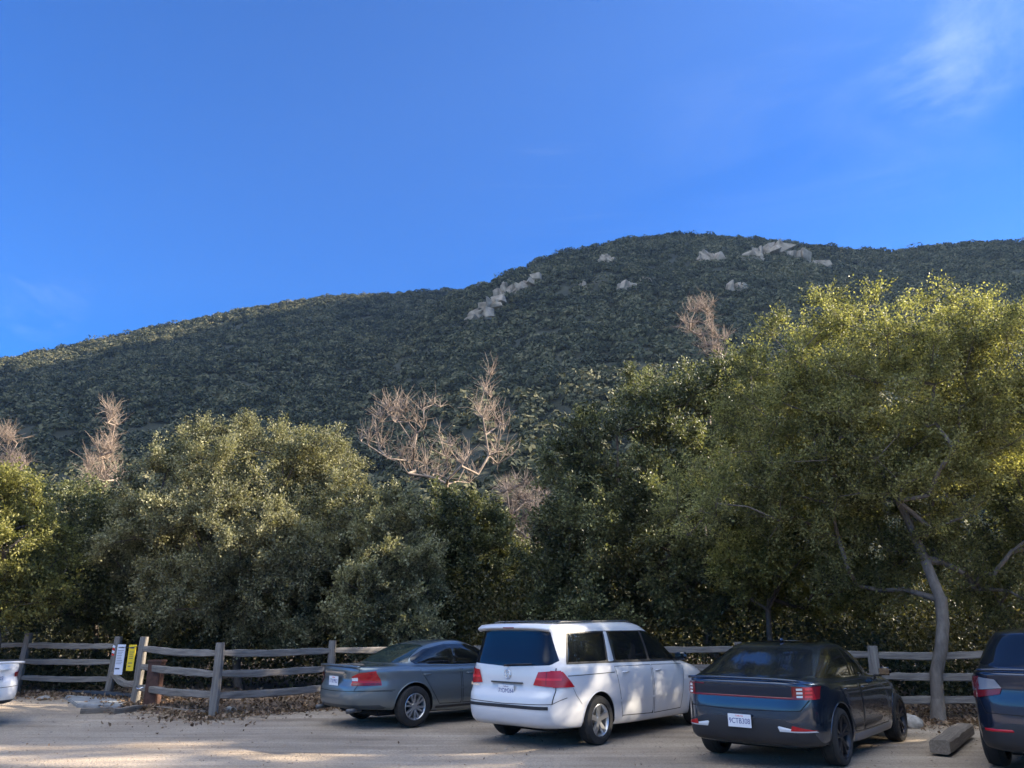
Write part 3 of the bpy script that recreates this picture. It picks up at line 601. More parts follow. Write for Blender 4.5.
# ------------------------------------------------------------------ cars
def pchip(X, Y, q):
    X = np.asarray(X, float); Y = np.asarray(Y, float); h = np.diff(X); d = np.diff(Y) / h
    m = np.zeros(len(X)); m[0] = d[0]; m[-1] = d[-1]
    for i in range(1, len(X) - 1):
        if d[i - 1] * d[i] > 0: m[i] = 2 / (1 / d[i - 1] + 1 / d[i])
    q = np.clip(q, X[0], X[-1]); i = np.clip(np.searchsorted(X, q, side='right') - 1, 0, len(h) - 1)
    t = (q - X[i]) / h[i]; t2 = t * t; t3 = t2 * t
    return (2 * t3 - 3 * t2 + 1) * Y[i] + (t3 - 2 * t2 + t) * h[i] * m[i] + (-2 * t3 + 3 * t2) * Y[i + 1] + (t3 - t2) * h[i] * m[i + 1]
class Body:
    """rows bottom to top: (xr, xf, w, zr, zm, zf, n_rear, n_front); a closed stack of plan outlines"""
    def __init__(s, rows, taper):
        s.rows = np.array(rows, float); s.K = len(rows) - 1; s.taper = taper
        u_ = np.linspace(-1, 1, 3001); th = np.unique(np.concatenate([np.linspace(0, math.pi, 3001), np.arccos(-np.sign(u_) * np.abs(u_) ** 3.2)])); x, y = s._se(th, 2.5, .93, 6, 6)
        l = np.concatenate([[0], np.cumsum(np.hypot(np.diff(x), np.diff(y)))]); s.l = l / l[-1]; s.th = th
        S, V = np.meshgrid(np.linspace(0, 1, 420), np.linspace(0, s.K, 360), indexing='ij'); s.gs, s.gv = S.ravel(), V.ravel(); s.gp = s.P(s.gs, s.gv)
    def _se(s, th, a, b, nr, nf):
        C = np.cos(th); S = np.sin(th); n = np.where(C > 0, nr, nf)
        return -a * np.sign(C) * np.abs(C) ** (2 / n), b * np.abs(S) ** (2 / n)
    def P(s, sp, v):      # sp 0 rear centre .. 1 front centre, right-hand side (y<0)
        sp = np.asarray(sp, float); v = np.asarray(v, float); k = np.arange(s.K + 1)
        r = [pchip(k, s.rows[:, c], v) for c in range(8)]
        th = np.interp(sp, s.l, s.th); a = (r[1] - r[0]) / 2; xc = (r[1] + r[0]) / 2
        x, y = s._se(th, a, r[2], r[6], r[7]); x = x + xc
        y = y * pchip(s.taper[0], s.taper[1], x)
        X0, X1, X2 = s.rows[2, 0], 1.25, s.rows[2, 1]
        t1 = np.clip((x - X0) / (X1 - X0), 0, 1); t2 = np.clip((x - X1) / (X2 - X1), 0, 1)
        z = np.where(x < X1, r[3] + (r[4] - r[3]) * (t1 * t1 * (3 - 2 * t1)), r[4] + (r[5] - r[4]) * t2 ** 1.6)
        return np.stack([x, -y, z], -1)
    def Nn(s, sp, v):
        e = 1e-3; a = s.P(np.minimum(sp + e, 1), v) - s.P(np.maximum(sp - e, 0), v); b = s.P(sp, np.minimum(v + e, s.K)) - s.P(sp, np.maximum(v - e, 0))
        n = unit(np.cross(a, b)); p = s.P(sp, v); c = p - np.array([1.3, 0, .7]); sg = np.sign((n * c * [1, 2, 2]).sum(-1, keepdims=True)); return n * sg
    def solve(s, kind, A, B):
        """kind 'S' side: A=x,B=z; 'B' rear: A=|y|,B=z; 'F' front; 'T' top: A=x,B=|y|"""
        A = np.asarray(A, float).ravel(); B = np.asarray(B, float).ravel(); g = s.gp
        m = {'S': (s.gs > .10) & (s.gs < .92), 'B': s.gs < .26, 'F': s.gs > .78, 'T': s.gv > s.K - 3.2}[kind]
        ax = {'S': (0, 2), 'B': (1, 2), 'F': (1, 2), 'T': (0, 1)}[kind]; sg = [-1 if q == 1 else 1 for q in ax]
        gg = g[m]; gs, gv = s.gs[m].copy(), s.gv[m].copy(); so, vo = [], []
        for a, b in zip(A, B):
            i = np.argmin((gg[:, ax[0]] * sg[0] - a) ** 2 + (gg[:, ax[1]] * sg[1] - b) ** 2 - (0 if kind != 'S' else 1e-4) * 0); so.append(gs[i]); vo.append(gv[i])
        sp, v = np.array(so), np.array(vo)
        f = lambda a, b: s.P(a, b)[:, ax] * sg
        for _ in range(5):
            p = f(sp, v); e = 1e-4; Js = (f(sp + e, v) - p) / e; Jv = (f(sp, v + e) - p) / e; r = np.stack([A, B], 1) - p
            det = Js[:, 0] * Jv[:, 1] - Js[:, 1] * Jv[:, 0]; det = np.where(np.abs(det) < 1e-5, 1e-5, det)
            ds = (r[:, 0] * Jv[:, 1] - r[:, 1] * Jv[:, 0]) / det; dv = (Js[:, 0] * r[:, 1] - Js[:, 1] * r[:, 0]) / det
            sp = np.clip(sp + np.clip(ds, -.02, .02), 0, 1); v = np.clip(v + np.clip(dv, -.15, .15), 0, s.K)
        if kind == 'S':
            bad = np.where(np.abs(f(sp, v) - np.stack([A, B], 1)).max(1) > .0015)[0]
            for i in bad:
                q = np.linspace(max(.1, sp[i] - .06), min(.92, sp[i] + .06), 260); vi = v[i]
                for _ in range(4):
                    xs = s.P(q, np.full(260, vi))[:, 0]; qs = np.interp(A[i], xs, q)
                    vv = np.linspace(max(0, vi - .6), min(s.K, vi + .6), 80); zs = s.P(np.full(80, qs), vv)[:, 2]; vi = np.interp(B[i], zs, vv)
                sp[i], v[i] = qs, vi
        return sp, v
    def on(s, kind, A, B, off=0):
        sp, v = s.solve(kind, A, B); return s.P(sp, v) + s.Nn(sp, v) * off
    def mesh(s, nc=110, nrw=90):
        sp = np.linspace(0, 1, nc); v = np.linspace(0, s.K, nrw); S, V = np.meshgrid(sp, v, indexing='ij'); p = s.P(S.ravel(), V.ravel()).reshape(nc, nrw, 3)
        full = np.concatenate([p, p[-2:0:-1] * [1, -1, 1]]); n = len(full); i = np.arange(n * nrw).reshape(n, nrw); j = np.roll(i, -1, 0)
        bm = bmesh.new(); vs = [bm.verts.new(c) for c in full.reshape(-1, 3)]
        for a, b, c, d in np.stack([i[:, :-1], j[:, :-1], j[:, 1:], i[:, 1:]], -1).reshape(-1, 4): bm.faces.new((vs[a], vs[b], vs[c], vs[d]))
        bm.faces.new([vs[q] for q in i[:, 0]]); bm.faces.new([vs[q] for q in i[::-1, -1]])
        bmesh.ops.recalc_face_normals(bm, faces=bm.faces); return bm
def resamp(pts, n):
    pts = np.array(pts, float); l = np.concatenate([[0], np.cumsum(np.hypot(*np.diff(pts, axis=0).T))]); q = np.linspace(0, l[-1], n)
    return np.stack([np.interp(q, l, pts[:, 0]), np.interp(q, l, pts[:, 1])], 1)
def patch(body, name, mat, parent, kind, bot, top, off=.004, nx=22, nz=8, edge=.0, sides=(1,), uvdirect=False):
    """bot/top polylines of (A,B) coordinates joined by rulings; sides: +1 as solved (right), -1 mirrored (left)"""
    b = resamp(bot, nx); t = resamp(top, nx); q = np.linspace(0, 1, nz)[None, :, None]; G = b[:, None] * (1 - q) + t[:, None] * q
    A, B = G[..., 0].ravel(), G[..., 1].ravel()
    sign = np.sign(A) if kind in 'BF' else 1
    o = np.full((nx, nz), off); 
    if edge: o[0] = o[-1] = edge; o[:, 0] = o[:, -1] = edge
    sp, v = body.solve(kind, np.abs(A) if kind in 'BF' else A, np.abs(B) if kind == 'T' else B)
    nn = body.Nn(sp, v); p = body.P(sp, v) + nn * o.ravel()[:, None]
    if kind in 'BF': p[:, 1] *= np.where(A < 0, -1, 1)
    if kind == 'T': p[:, 1] *= np.where(B < 0, -1, 1)
    out = []
    for sd_ in sides:
        pp = p * [1, sd_, 1]; i = np.arange(nx * nz).reshape(nx, nz); Fq = np.stack([i[:-1, :-1], i[1:, :-1], i[1:, 1:], i[:-1, 1:]], -1).reshape(-1, 4)
        ob = mesh_np(name, pp, Fq, mat, parent, smooth=True)
        bm = bmesh.new(); bm.from_mesh(ob.data); c = Vector((1.3, 0, .7))
        bm.normal_update(); sm = sum((f.normal.dot(f.calc_center_median() - c) * f.calc_area() for f in bm.faces))
        if sm < 0: bmesh.ops.reverse_faces(bm, faces=bm.faces)
        bm.to_mesh(ob.data); bm.free(); out.append(ob)
    return out
def strip(body, name, mat, parent, kind, line, wid=.006, off=.0025, n=30, sides=(1,)):
    """thin line on the surface, e.g. a panel gap"""
    l = resamp(line, n); d = np.gradient(l, axis=0); nn = np.stack([-d[:, 1], d[:, 0]], 1); nn /= np.linalg.norm(nn, axis=1, keepdims=True) + 1e-9
    return patch(body, name, mat, parent, kind, l - nn * wid / 2, l + nn * wid / 2, off, n, 2, 0, sides)
def join(obs, name):
    bm = bmesh.new(); mats = []
    for o in obs:
        k = len(bm.faces); bm.from_mesh(o.data); bm.faces.ensure_lookup_table(); m = o.data.materials[0]
        if m not in mats: mats.append(m)
        for f in bm.faces[k:]: f.material_index = mats.index(m)
    par = obs[0].parent; me = bpy.data.meshes.new(name); bm.to_mesh(me); bm.free()
    for m in mats: me.materials.append(m)
    for o in obs: bpy.data.objects.remove(o)
    o = bpy.data.objects.new(name, me); COL.objects.link(o); o.parent = par; return o
def tube_bm(bm, pts, r, sides=6, closed=False):
    pts = [Vector(p) for p in pts]; rings = []
    for i, p in enumerate(pts):
        a = pts[max(0, i - 1)] if not closed else pts[i - 1]; b = pts[min(len(pts) - 1, i + 1)] if not closed else pts[(i + 1) % len(pts)]
        d = (b - a).normalized(); u = d.cross(Vector((0, 0, 1))); u = u.normalized() if u.length > .01 else Vector((1, 0, 0)); v = d.cross(u)
        rings.append([bm.verts.new(p + (u * math.cos(t) + v * math.sin(t)) * r) for t in [2 * math.pi * k / sides for k in range(sides)]])
    n = len(rings)
    for i in range(n if closed else n - 1):
        A, B = rings[i], rings[(i + 1) % n]
        for k in range(sides): bm.faces.new((A[k], A[(k + 1) % sides], B[(k + 1) % sides], B[k]))
    if not closed: bm.faces.new(rings[0][::-1]); bm.faces.new(rings[-1])
def box_bm(bm, c, s, rot=None, bev=0):
    g = bmesh.ops.create_cube(bm, size=1)['verts']
    for v in g:
        p = Vector((v.co.x * s[0], v.co.y * s[1], v.co.z * s[2])); v.co = (rot @ p if rot else p) + Vector(c)
    if bev:
        es = list({e for v in g for e in v.link_edges}); bmesh.ops.bevel(bm, geom=es, offset=bev, segments=2, affect='EDGES')
def text_mesh(name, body_txt, size, mat, parent, loc, rot, ext=.002, align='CENTER', squeeze=1.0):
    cu = bpy.data.curves.new(name, 'FONT'); cu.body = body_txt; cu.size = size; cu.extrude = ext; cu.align_x = align; cu.align_y = 'CENTER'
    t = bpy.data.objects.new(name, cu); COL.objects.link(t); dg = bpy.context.evaluated_depsgraph_get(); dg.update()
    me = bpy.data.meshes.new_from_object(t.evaluated_get(dg)); bpy.data.objects.remove(t); bpy.data.curves.remove(cu)
    me.materials.clear(); me.materials.append(mat); me.transform(Matrix.Diagonal((squeeze, 1, 1, 1)))
    o = bpy.data.objects.new(name, me); COL.objects.link(o); o.parent = parent; o.location = loc; o.rotation_euler = rot; return o
def lathe(bm, prof, seg, cx=0, mi=0):
    rings = []
    for (y, r) in prof: rings.append([bm.verts.new((cx + r * math.cos(2 * math.pi * k / seg), y, r * math.sin(2 * math.pi * k / seg))) for k in range(seg)])
    for A, B in zip(rings[:-1], rings[1:]):
        for k in range(seg): f = bm.faces.new((A[k], A[(k + 1) % seg], B[(k + 1) % seg], B[k])); f.material_index = mi
def make_wheel(parent, x, y, r, wd, rim_r, spokes, mat, twin=False, sw=.05, turn=0, dark=None, lip=None):
    """outer face at -y for the right side; mirrored for the left"""
    sg = -1 if y < 0 else 1
    w = empty('wheel', (x, y, r), 0); w.parent = parent; w.rotation_euler = (0, 0, turn)
    bm = bmesh.new(); h = wd / 2
    lathe(bm, [(-h * .7, rim_r), (-h * .95, rim_r + .012), (-h, r - .055), (-h * .86, r - .018), (-h * .55, r - .003), (-h * .5, r - .012), (-h * .46, r - .002), (0, r), (h * .46, r - .002), (h * .5, r - .012), (h * .55, r - .003), (h * .86, r - .018), (h, r - .055), (h * .95, rim_r + .012), (h * .7, rim_r)], 48)
    bmesh.ops.recalc_face_normals(bm, faces=bm.faces); o = obj_bm('tyre', bm, M['rubber'], w); smooth_angle(o, 40)
    bm = bmesh.new(); f = h * .82
    lathe(bm, [(f - .002, rim_r + .004), (f + .004, rim_r - .006), (f - .012, rim_r - .02), (f - .05, rim_r - .028), (-f, rim_r - .02)], 40)
    lathe(bm, [(f - .10, rim_r - .03), (f - .11, .06)], 32, mi=1); lathe(bm, [(f - .02, .001), (f - .02, .05), (f - .035, .062), (f - .09, .065)], 20)
    for k in range(spokes):
        a = 2 * math.pi * k / spokes + .3
        for da in ((-.16, .16) if twin else (0,)):
            for q in (0,):
                p0 = (.05 * math.cos(a + da), .05 * math.sin(a + da)); p1 = ((rim_r - .012) * math.cos(a + da * 1.25), (rim_r - .012) * math.sin(a + da * 1.25))
                dx, dz = p1[0] - p0[0], p1[1] - p0[1]; L_ = math.hypot(dx, dz); nx_, nz_ = -dz / L_, dx / L_
                s0, s1 = sw * (.75 if not twin else .5), sw * (1.0 if not twin else .55)
                vs = []
                for (pp, ss, yy) in ((p0, s0, f - .022), (p1, s1, f - .004)):
                    for e_ in (-1, 1): vs.append(bm.verts.new((pp[0] + nx_ * ss / 2 * e_, yy, pp[1] + nz_ * ss / 2 * e_)))
                    for e_ in (1, -1): vs.append(bm.verts.new((pp[0] + nx_ * ss / 2 * e_ * 1.25, yy - .035, pp[1] + nz_ * ss / 2 * e_ * 1.25)))
                a0, a1, a2, a3, b0, b1, b2, b3 = vs
                for fc in ((a0, a1, b1, b0), (a1, a2, b2, b1), (a2, a3, b3, b2), (a3, a0, b0, b3)): bm.faces.new(fc)
    bmesh.ops.recalc_face_normals(bm, faces=bm.faces)
    o = obj_bm('rim', bm, [mat, M['dkgrey']], w); smooth_angle(o, 30)
    if sg < 0:
        w.rotation_euler = (0, 0, math.pi + turn)
    return w
def make_body(body, mat, root, wheels, wr, name='body', low=None):
    bm = body.mesh(); o = obj_bm(name, bm, mat, root)
    for x in wheels:
        for sg in (-1, 1):
            b2 = bmesh.new(); bmesh.ops.create_cone(b2, cap_ends=True, segments=64, radius1=wr + .05, radius2=wr + .05, depth=.9)
            for v in b2.verts: v.co = Vector((x + v.co.x, sg * (.60 + .45) + v.co.z, wr + v.co.y + .01))
            bmesh.ops.recalc_face_normals(b2, faces=b2.faces)
            c = obj_bm('cutter', b2, M['gap'], root); md = o.modifiers.new('b', 'BOOLEAN'); md.object = c; md.operation = 'DIFFERENCE'; md.solver = 'EXACT'; md.material_mode = 'TRANSFER'
            bpy.context.view_layer.update(); dg = bpy.context.evaluated_depsgraph_get(); dg.update(); me = bpy.data.meshes.new_from_object(o.evaluated_get(dg)); o.modifiers.clear(); o.data = me; bpy.data.objects.remove(c)
    smooth_angle(o, 32)
    for x in wheels:
        for sg in (-1, 1):
            lip = bmesh.new(); th = np.linspace(R(-28), R(208), 40); xs = x + (wr + .053) * np.cos(th); zs = wr + .01 + (wr + .053) * np.sin(th); k = zs > .30; xs, zs = xs[k], zs[k]
            p = body.on('S', xs, zs, -.004); p[:, 1] *= -sg; tube_bm(lip, p, .011, 6)
            obj_bm('wheel_arch_trim', lip, low or mat, root, True)
    return o
def plate(root, x, y, z, txt, tilt=0, col='plate', yaw=0, small=None, mk='navy'):
    bm = bmesh.new(); box_bm(bm, (0, 0, 0), (.006, .305, .152), bev=.002); o = obj_bm('license_plate', bm, M[col], root); o.location = (x, y, z); o.rotation_euler = (0, tilt, yaw)
    t = text_mesh('lettering', txt, .088, M[mk], o, (-.0035, 0, -.006), (R(90), 0, R(-90)), .0008, squeeze=.82)
    t2 = text_mesh('lettering', small or 'California', .026, M['brightred'] if not small else M[mk], o, (-.0035, 0, .056), (R(90), 0, R(-90)), .0008)
    return o
def mirror(root, x, y, z, mat, sc=1.0):
    for sg in (-1, 1):
        bm = bmesh.new(); box_bm(bm, (x, sg * (y + .13), z + .055), (.13 * sc, .20 * sc, .135 * sc), Matrix.Rotation(sg * -.15, 3, 'Z'), .03)
        o = obj_bm('side_mirror', bm, mat, root, True)
        bm = bmesh.new(); box_bm(bm, (x - .001, sg * (y + .02), z - .005), (.06, .12, .03), None, .01); obj_bm('mirror_stalk', bm, M['black'], o, True)
        bm = bmesh.new(); box_bm(bm, (x - .066 * sc, sg * (y + .13), z + .055), (.006, .16 * sc, .10 * sc), Matrix.Rotation(sg * -.15, 3, 'Z'), .002); obj_bm('mirror_glass', bm, M['glass'], o)
def handle(root, body, x, z, mat, ln=.17):
    for sg in (1, -1):
        p = body.on('S', [x], [z], .022)[0]; bm = bmesh.new()
        pts = [Vector((x - ln / 2, p[1] + .02, z)), Vector((x - ln / 2 + .02, p[1], z + .002)), Vector((x + ln / 2 - .02, p[1], z + .004)), Vector((x + ln / 2, p[1] + .02, z + .004))]
        pts = [Vector((q.x, q.y * sg, q.z)) for q in pts]; tube_bm(bm, pts, .012, 8); yield obj_bm('door_handle', bm, mat, root, True)
def car_root(name, loc, yaw, label):
    """yaw = heading measured from +Y clockwise; local +x is forward, origin under the rear axle"""
    r = empty(name, (loc[0], loc[1], float(gz(loc[0], loc[1]))), math.pi / 2 - yaw); tag(r, label, 'car'); return r
def door(body, root, bot, top, paint_mat, hx, hz_, hmat, gap=.012):
    """both sides: dark shut line under a slightly smaller panel that carries the handle"""
    patch(body, 'door_gap', M['gap'], root, 'S', bot, top, .0015, 26, 12, 0, (1, -1))
    b = np.array(bot, float); t = np.array(top, float); c = (b.mean(0) + t.mean(0)) / 2
    def shrink(a, up): return [(x + gap * .6 * (1 if x < c[0] else -1) * min(1, abs(x - c[0]) / .2), z + gap * .6 * up) for x, z in a]
    ds = patch(body, 'door', paint_mat, root, 'S', shrink(b, 1), shrink(t, -1), .0045, 30, 16, .001, (1, -1))
    for d_, h_ in zip(ds, handle(root, body, hx, hz_, hmat)): h_.parent = d_

# ---- white minivan
def minivan():
    W = M['white_paint']; root = car_root('minivan', VAN[:2], VAN[2], 'white minivan with tinted rear window and red tail lights, in the middle')
    rows = [(-.85, 3.75, .80, .27, .22, .22, 6, 5), (-.98, 3.88, .89, .29, .235, .22, 7, 5), (-1.08, 3.97, .935, .36, .30, .30, 7, 5), (-1.115, 4.01, .96, .50, .47, .45, 7, 5), (-1.10, 4.00, .975, .68, .68, .60, 7, 4.5),
        (-1.02, 3.96, .972, .80, .85, .70, 8, 4.5), (-1.005, 3.90, .955, .98, 1.0, .80, 8, 4.5), (-.99, 3.75, .925, 1.12, 1.09, .90, 8, 4), (-.98, 3.12, .895, 1.16, 1.13, 1.08, 8, 3.6), (-.925, 2.62, .842, 1.36, 1.38, 1.36, 8, 3.4), (-.88, 2.16, .785, 1.58, 1.60, 1.58, 8, 3.4), (-.87, 1.92, .735, 1.675, 1.70, 1.68, 7, 3.4), (-.80, 1.7, .64, 1.71, 1.745, 1.72, 6, 3.4), (-.5, 1.2, .35, 1.72, 1.76, 1.74, 5, 3)]
    B = Body(rows, ([-1.2, -.6, .4, 1.5, 2.6, 3.4, 4.1], [.955, .985, 1, 1, .985, .95, .87]))
    wr = .345; make_body(B, W, root, (0, 3.078), wr)
    for x in (0, 3.078):
        for y in (-.855, .855): make_wheel(root, x, y, wr, .225, .225, 5, M['alloy'], False, .075)
    # glass
    patch(B, 'window_trim', M['black'], root, 'S', [(-.68, 1.145), (.0, 1.14), (2.45, 1.10), (2.86, 1.12)], [(-.56, 1.585), (.2, 1.61), (1.6, 1.61), (2.02, 1.57), (2.80, 1.15)], .003, 60, 10, 0, (1, -1))
    patch(B, 'side_window', M['glass'], root, 'S', [(-.64, 1.165), (.30, 1.16)], [(-.53, 1.57), (.34, 1.59)], .007, 20, 8, .0035, (1, -1))
    patch(B, 'side_window', M['glass'], root, 'S', [(.56, 1.16), (1.50, 1.14)], [(.50, 1.595), (1.44, 1.597)], .007, 20, 8, .0035, (1, -1))
    patch(B, 'side_window', M['glass'], root, 'S', [(1.56, 1.138), (2.46, 1.12), (2.78, 1.128)], [(1.50, 1.596), (1.78, 1.585), (1.98, 1.55), (2.72, 1.15)], .007, 26, 8, .0035, (1, -1))
    patch(B, 'door_pillar', W, root, 'S', [(.345, 1.15), (.50, 1.15)], [(.375, 1.60), (.455, 1.60)], .010, 5, 10, .004, (1, -1))
    patch(B, 'rear_window', M['glass_b'], root, 'B', [(-.80, 1.20), (-.74, 1.14), (0, 1.105), (.74, 1.14), (.80, 1.20)], [(-.665, 1.59), (-.63, 1.61), (0, 1.625), (.63, 1.61), (.665, 1.59)], .006, 50, 14, .002)
    patch(B, 'windscreen', M['glass'], root, 'F', [(-.78, 1.14), (0, 1.10), (.78, 1.14)], [(-.64, 1.60), (0, 1.64), (.64, 1.60)], .006, 40, 14, .002)
    patch(B, 'headlight', M['clear'], root, 'F', [(.45, .70), (.80, .78)], [(.45, .80), (.80, .92)], .01, 12, 6, 0); patch(B, 'headlight', M['clear'], root, 'F', [(-.45, .70), (-.80, .78)], [(-.45, .80), (-.80, .92)], .01, 12, 6, 0)
    patch(B, 'grille', M['gloss_black'], root, 'F', [(-.42, .58), (.42, .58)], [(-.42, .74), (.42, .74)], .006, 20, 5, 0)
    # rear: tailgate outline, lamps, bumper step strip, spoiler
    for ln in ([(-.80, .62), (-.82, .80), (-.80, 1.10)], [(.80, .62), (.82, .80), (.80, 1.10)], [(-.80, .62), (0, .60), (.80, .62)]): strip(B, 'tailgate_seam', M['gap'], root, 'B', ln, .009, .003, 40)
    for sg in (1, -1):
        t = []
        # lamp wraps round the corner: rear half and side half
        a = patch(B, 'tail_light', M['red'], root, 'B', [(.50 * sg, .865), (.86 * sg, .84)], [(.58 * sg, 1.045), (.84 * sg, 1.065)], .014, 18, 8, 0)[0]
        b = patch(B, 'tail_light', M['red'], root, 'S', [(-.93, .838), (-.60, .838)], [(-.93, 1.066), (-.78, 1.05)], .014, 18, 8, 0, (sg,))[0]
        tl = join([a, b], 'tail_light')
        patch(B, 'lens_divider', M['darkred'], tl, 'B', [(.70 * sg, .86), (.712 * sg, .86)], [(.70 * sg, 1.052), (.712 * sg, 1.052)], .0165, 3, 4)
        patch(B, 'lens_band', M['brightred'], tl, 'B', [(.54 * sg, .935), (.855 * sg, .93)], [(.55 * sg, .965), (.855 * sg, .962)], .0165, 12, 3)
    patch(B, 'bumper_step', M['black'], root, 'B', [(-.76, .545), (.76, .545)], [(-.76, .59), (.76, .59)], .008, 40, 4, 0)
    strip(B, 'bumper_seam', M['gap'], root, 'B', [(-.90, .70), (-.80, .62)], .007, .003, 10); strip(B, 'bumper_seam', M['gap'], root, 'B', [(.90, .70), (.80, .62)], .007, .003, 10)
    strip(B, 'body_seam', M['gap'], root, 'S', [(-.62, .82), (-.56, .72), (-.44, .60)], .006, .003, 10, (1, -1))
    bm = bmesh.new()   # roof spoiler
    p = []; ys = np.linspace(-.74, .74, 21)
    prof = [(-.78, 1.715), (-.985, 1.672), (-1.0, 1.655), (-.985, 1.638), (-.88, 1.615)]
    rg = []
    for y in ys:
        e = 1 - (abs(y) / .74) ** 6 * .6; rg.append([bm.verts.new((-.86 + (a + .86) * e * (1 - .12 * (y / .74) ** 2), y * .965, z - .028 * (y / .74) ** 4 + .006)) for a, z in prof])
    for A, Bq in zip(rg[:-1], rg[1:]):
        for k in range(4): bm.faces.new((A[k], A[k + 1], Bq[k + 1], Bq[k]))
    bmesh.ops.recalc_face_normals(bm, faces=bm.faces); sp_ = obj_bm('roof_spoiler', bm, W, root, True)
    bm = bmesh.new(); box_bm(bm, (-1.0, 0, 1.657), (.01, .22, .016), None, .003); obj_bm('brake_light', bm, M['darkred'], sp_)
    bm = bmesh.new(); box_bm(bm, (-1.035, 0, .885), (.04, .62, .022), None, .008); obj_bm('tailgate_grip', bm, M['dkgrey'], root)
    plate(root, -1.052, 0, .775, '7YDM264', small='California', mk='navy')
    bm = bmesh.new(); tube_bm(bm, [(-1.03, .02, 1.125), (-1.035, -.10, 1.14), (-1.03, -.48, 1.155)], .009, 6); tube_bm(bm, [(-1.012, .0, 1.12), (-1.035, .02, 1.125), (-1.04, .05, 1.12)], .018, 6); obj_bm('rear_wiper', bm, M['black'], root, True)
    # round emblem
    bm = bmesh.new(); tube_bm(bm, [(-1.018, .062 * math.cos(t), 1.0 + .062 * math.sin(t)) for t in np.linspace(0, 2 * math.pi, 24, endpoint=False)], .006, 6, True)
    for ln in ([(-.024, .052), (0, .012), (.024, .052)], [(-.052, .028), (-.022, -.046), (0, -.004), (.022, -.046), (.052, .028)]): tube_bm(bm, [(-1.018, a, 1.0 + b) for a, b in ln], .005, 5)
    obj_bm('emblem', bm, M['chrome'], root, True)
    text_mesh('model_script', 'Routan', .06, M['chrome'], root, (-1.05, .62, .84), (R(90), 0, R(-90)), .002)
    # doors
    door(B, root, [(.60, .34), (.60, .36), (1.50, .33)], [(.44, 1.085), (.46, 1.085), (1.50, 1.075)], W, .72, .99, W)
    door(B, root, [(1.53, .33), (2.42, .34), (2.50, .60)], [(1.53, 1.075), (2.4, 1.055), (2.62, 1.05)], W, 1.70, .98, W)
    strip(B, 'slide_rail', M['gap'], root, 'S', [(-.70, .99), (.42, 1.0)], .010, .003, 24, (1, -1))
    for z0 in (.585,): strip(B, 'side_moulding', W, root, 'S', [(.52, z0), (2.45, z0 + .01)], .035, .012, 40, (1, -1))
    strip(B, 'fuel_flap_gap', M['gap'], root, 'S', [(-.28, 1.06), (-.14, 1.06), (-.13, .93), (-.27, .93), (-.28, 1.06)], .005, .003, 40, (-1,))
    mirror(root, 2.42, .88, 1.12, M['gloss_black'], 1.0)
    for sg in (-1, 1):
        bm = bmesh.new(); tube_bm(bm, [(-.6, sg * .635, 1.725), (-.5, sg * .635, 1.745), (1.3, sg * .62, 1.765), (1.42, sg * .62, 1.74)], .012, 8); obj_bm('roof_rail', bm, M['dkgrey'], root, True)
    bm = bmesh.new(); box_bm(bm, (1.4, 0, .26), (4.0, 1.3, .12), None, .03); obj_bm('underbody', bm, M['gap'], root)
    return root

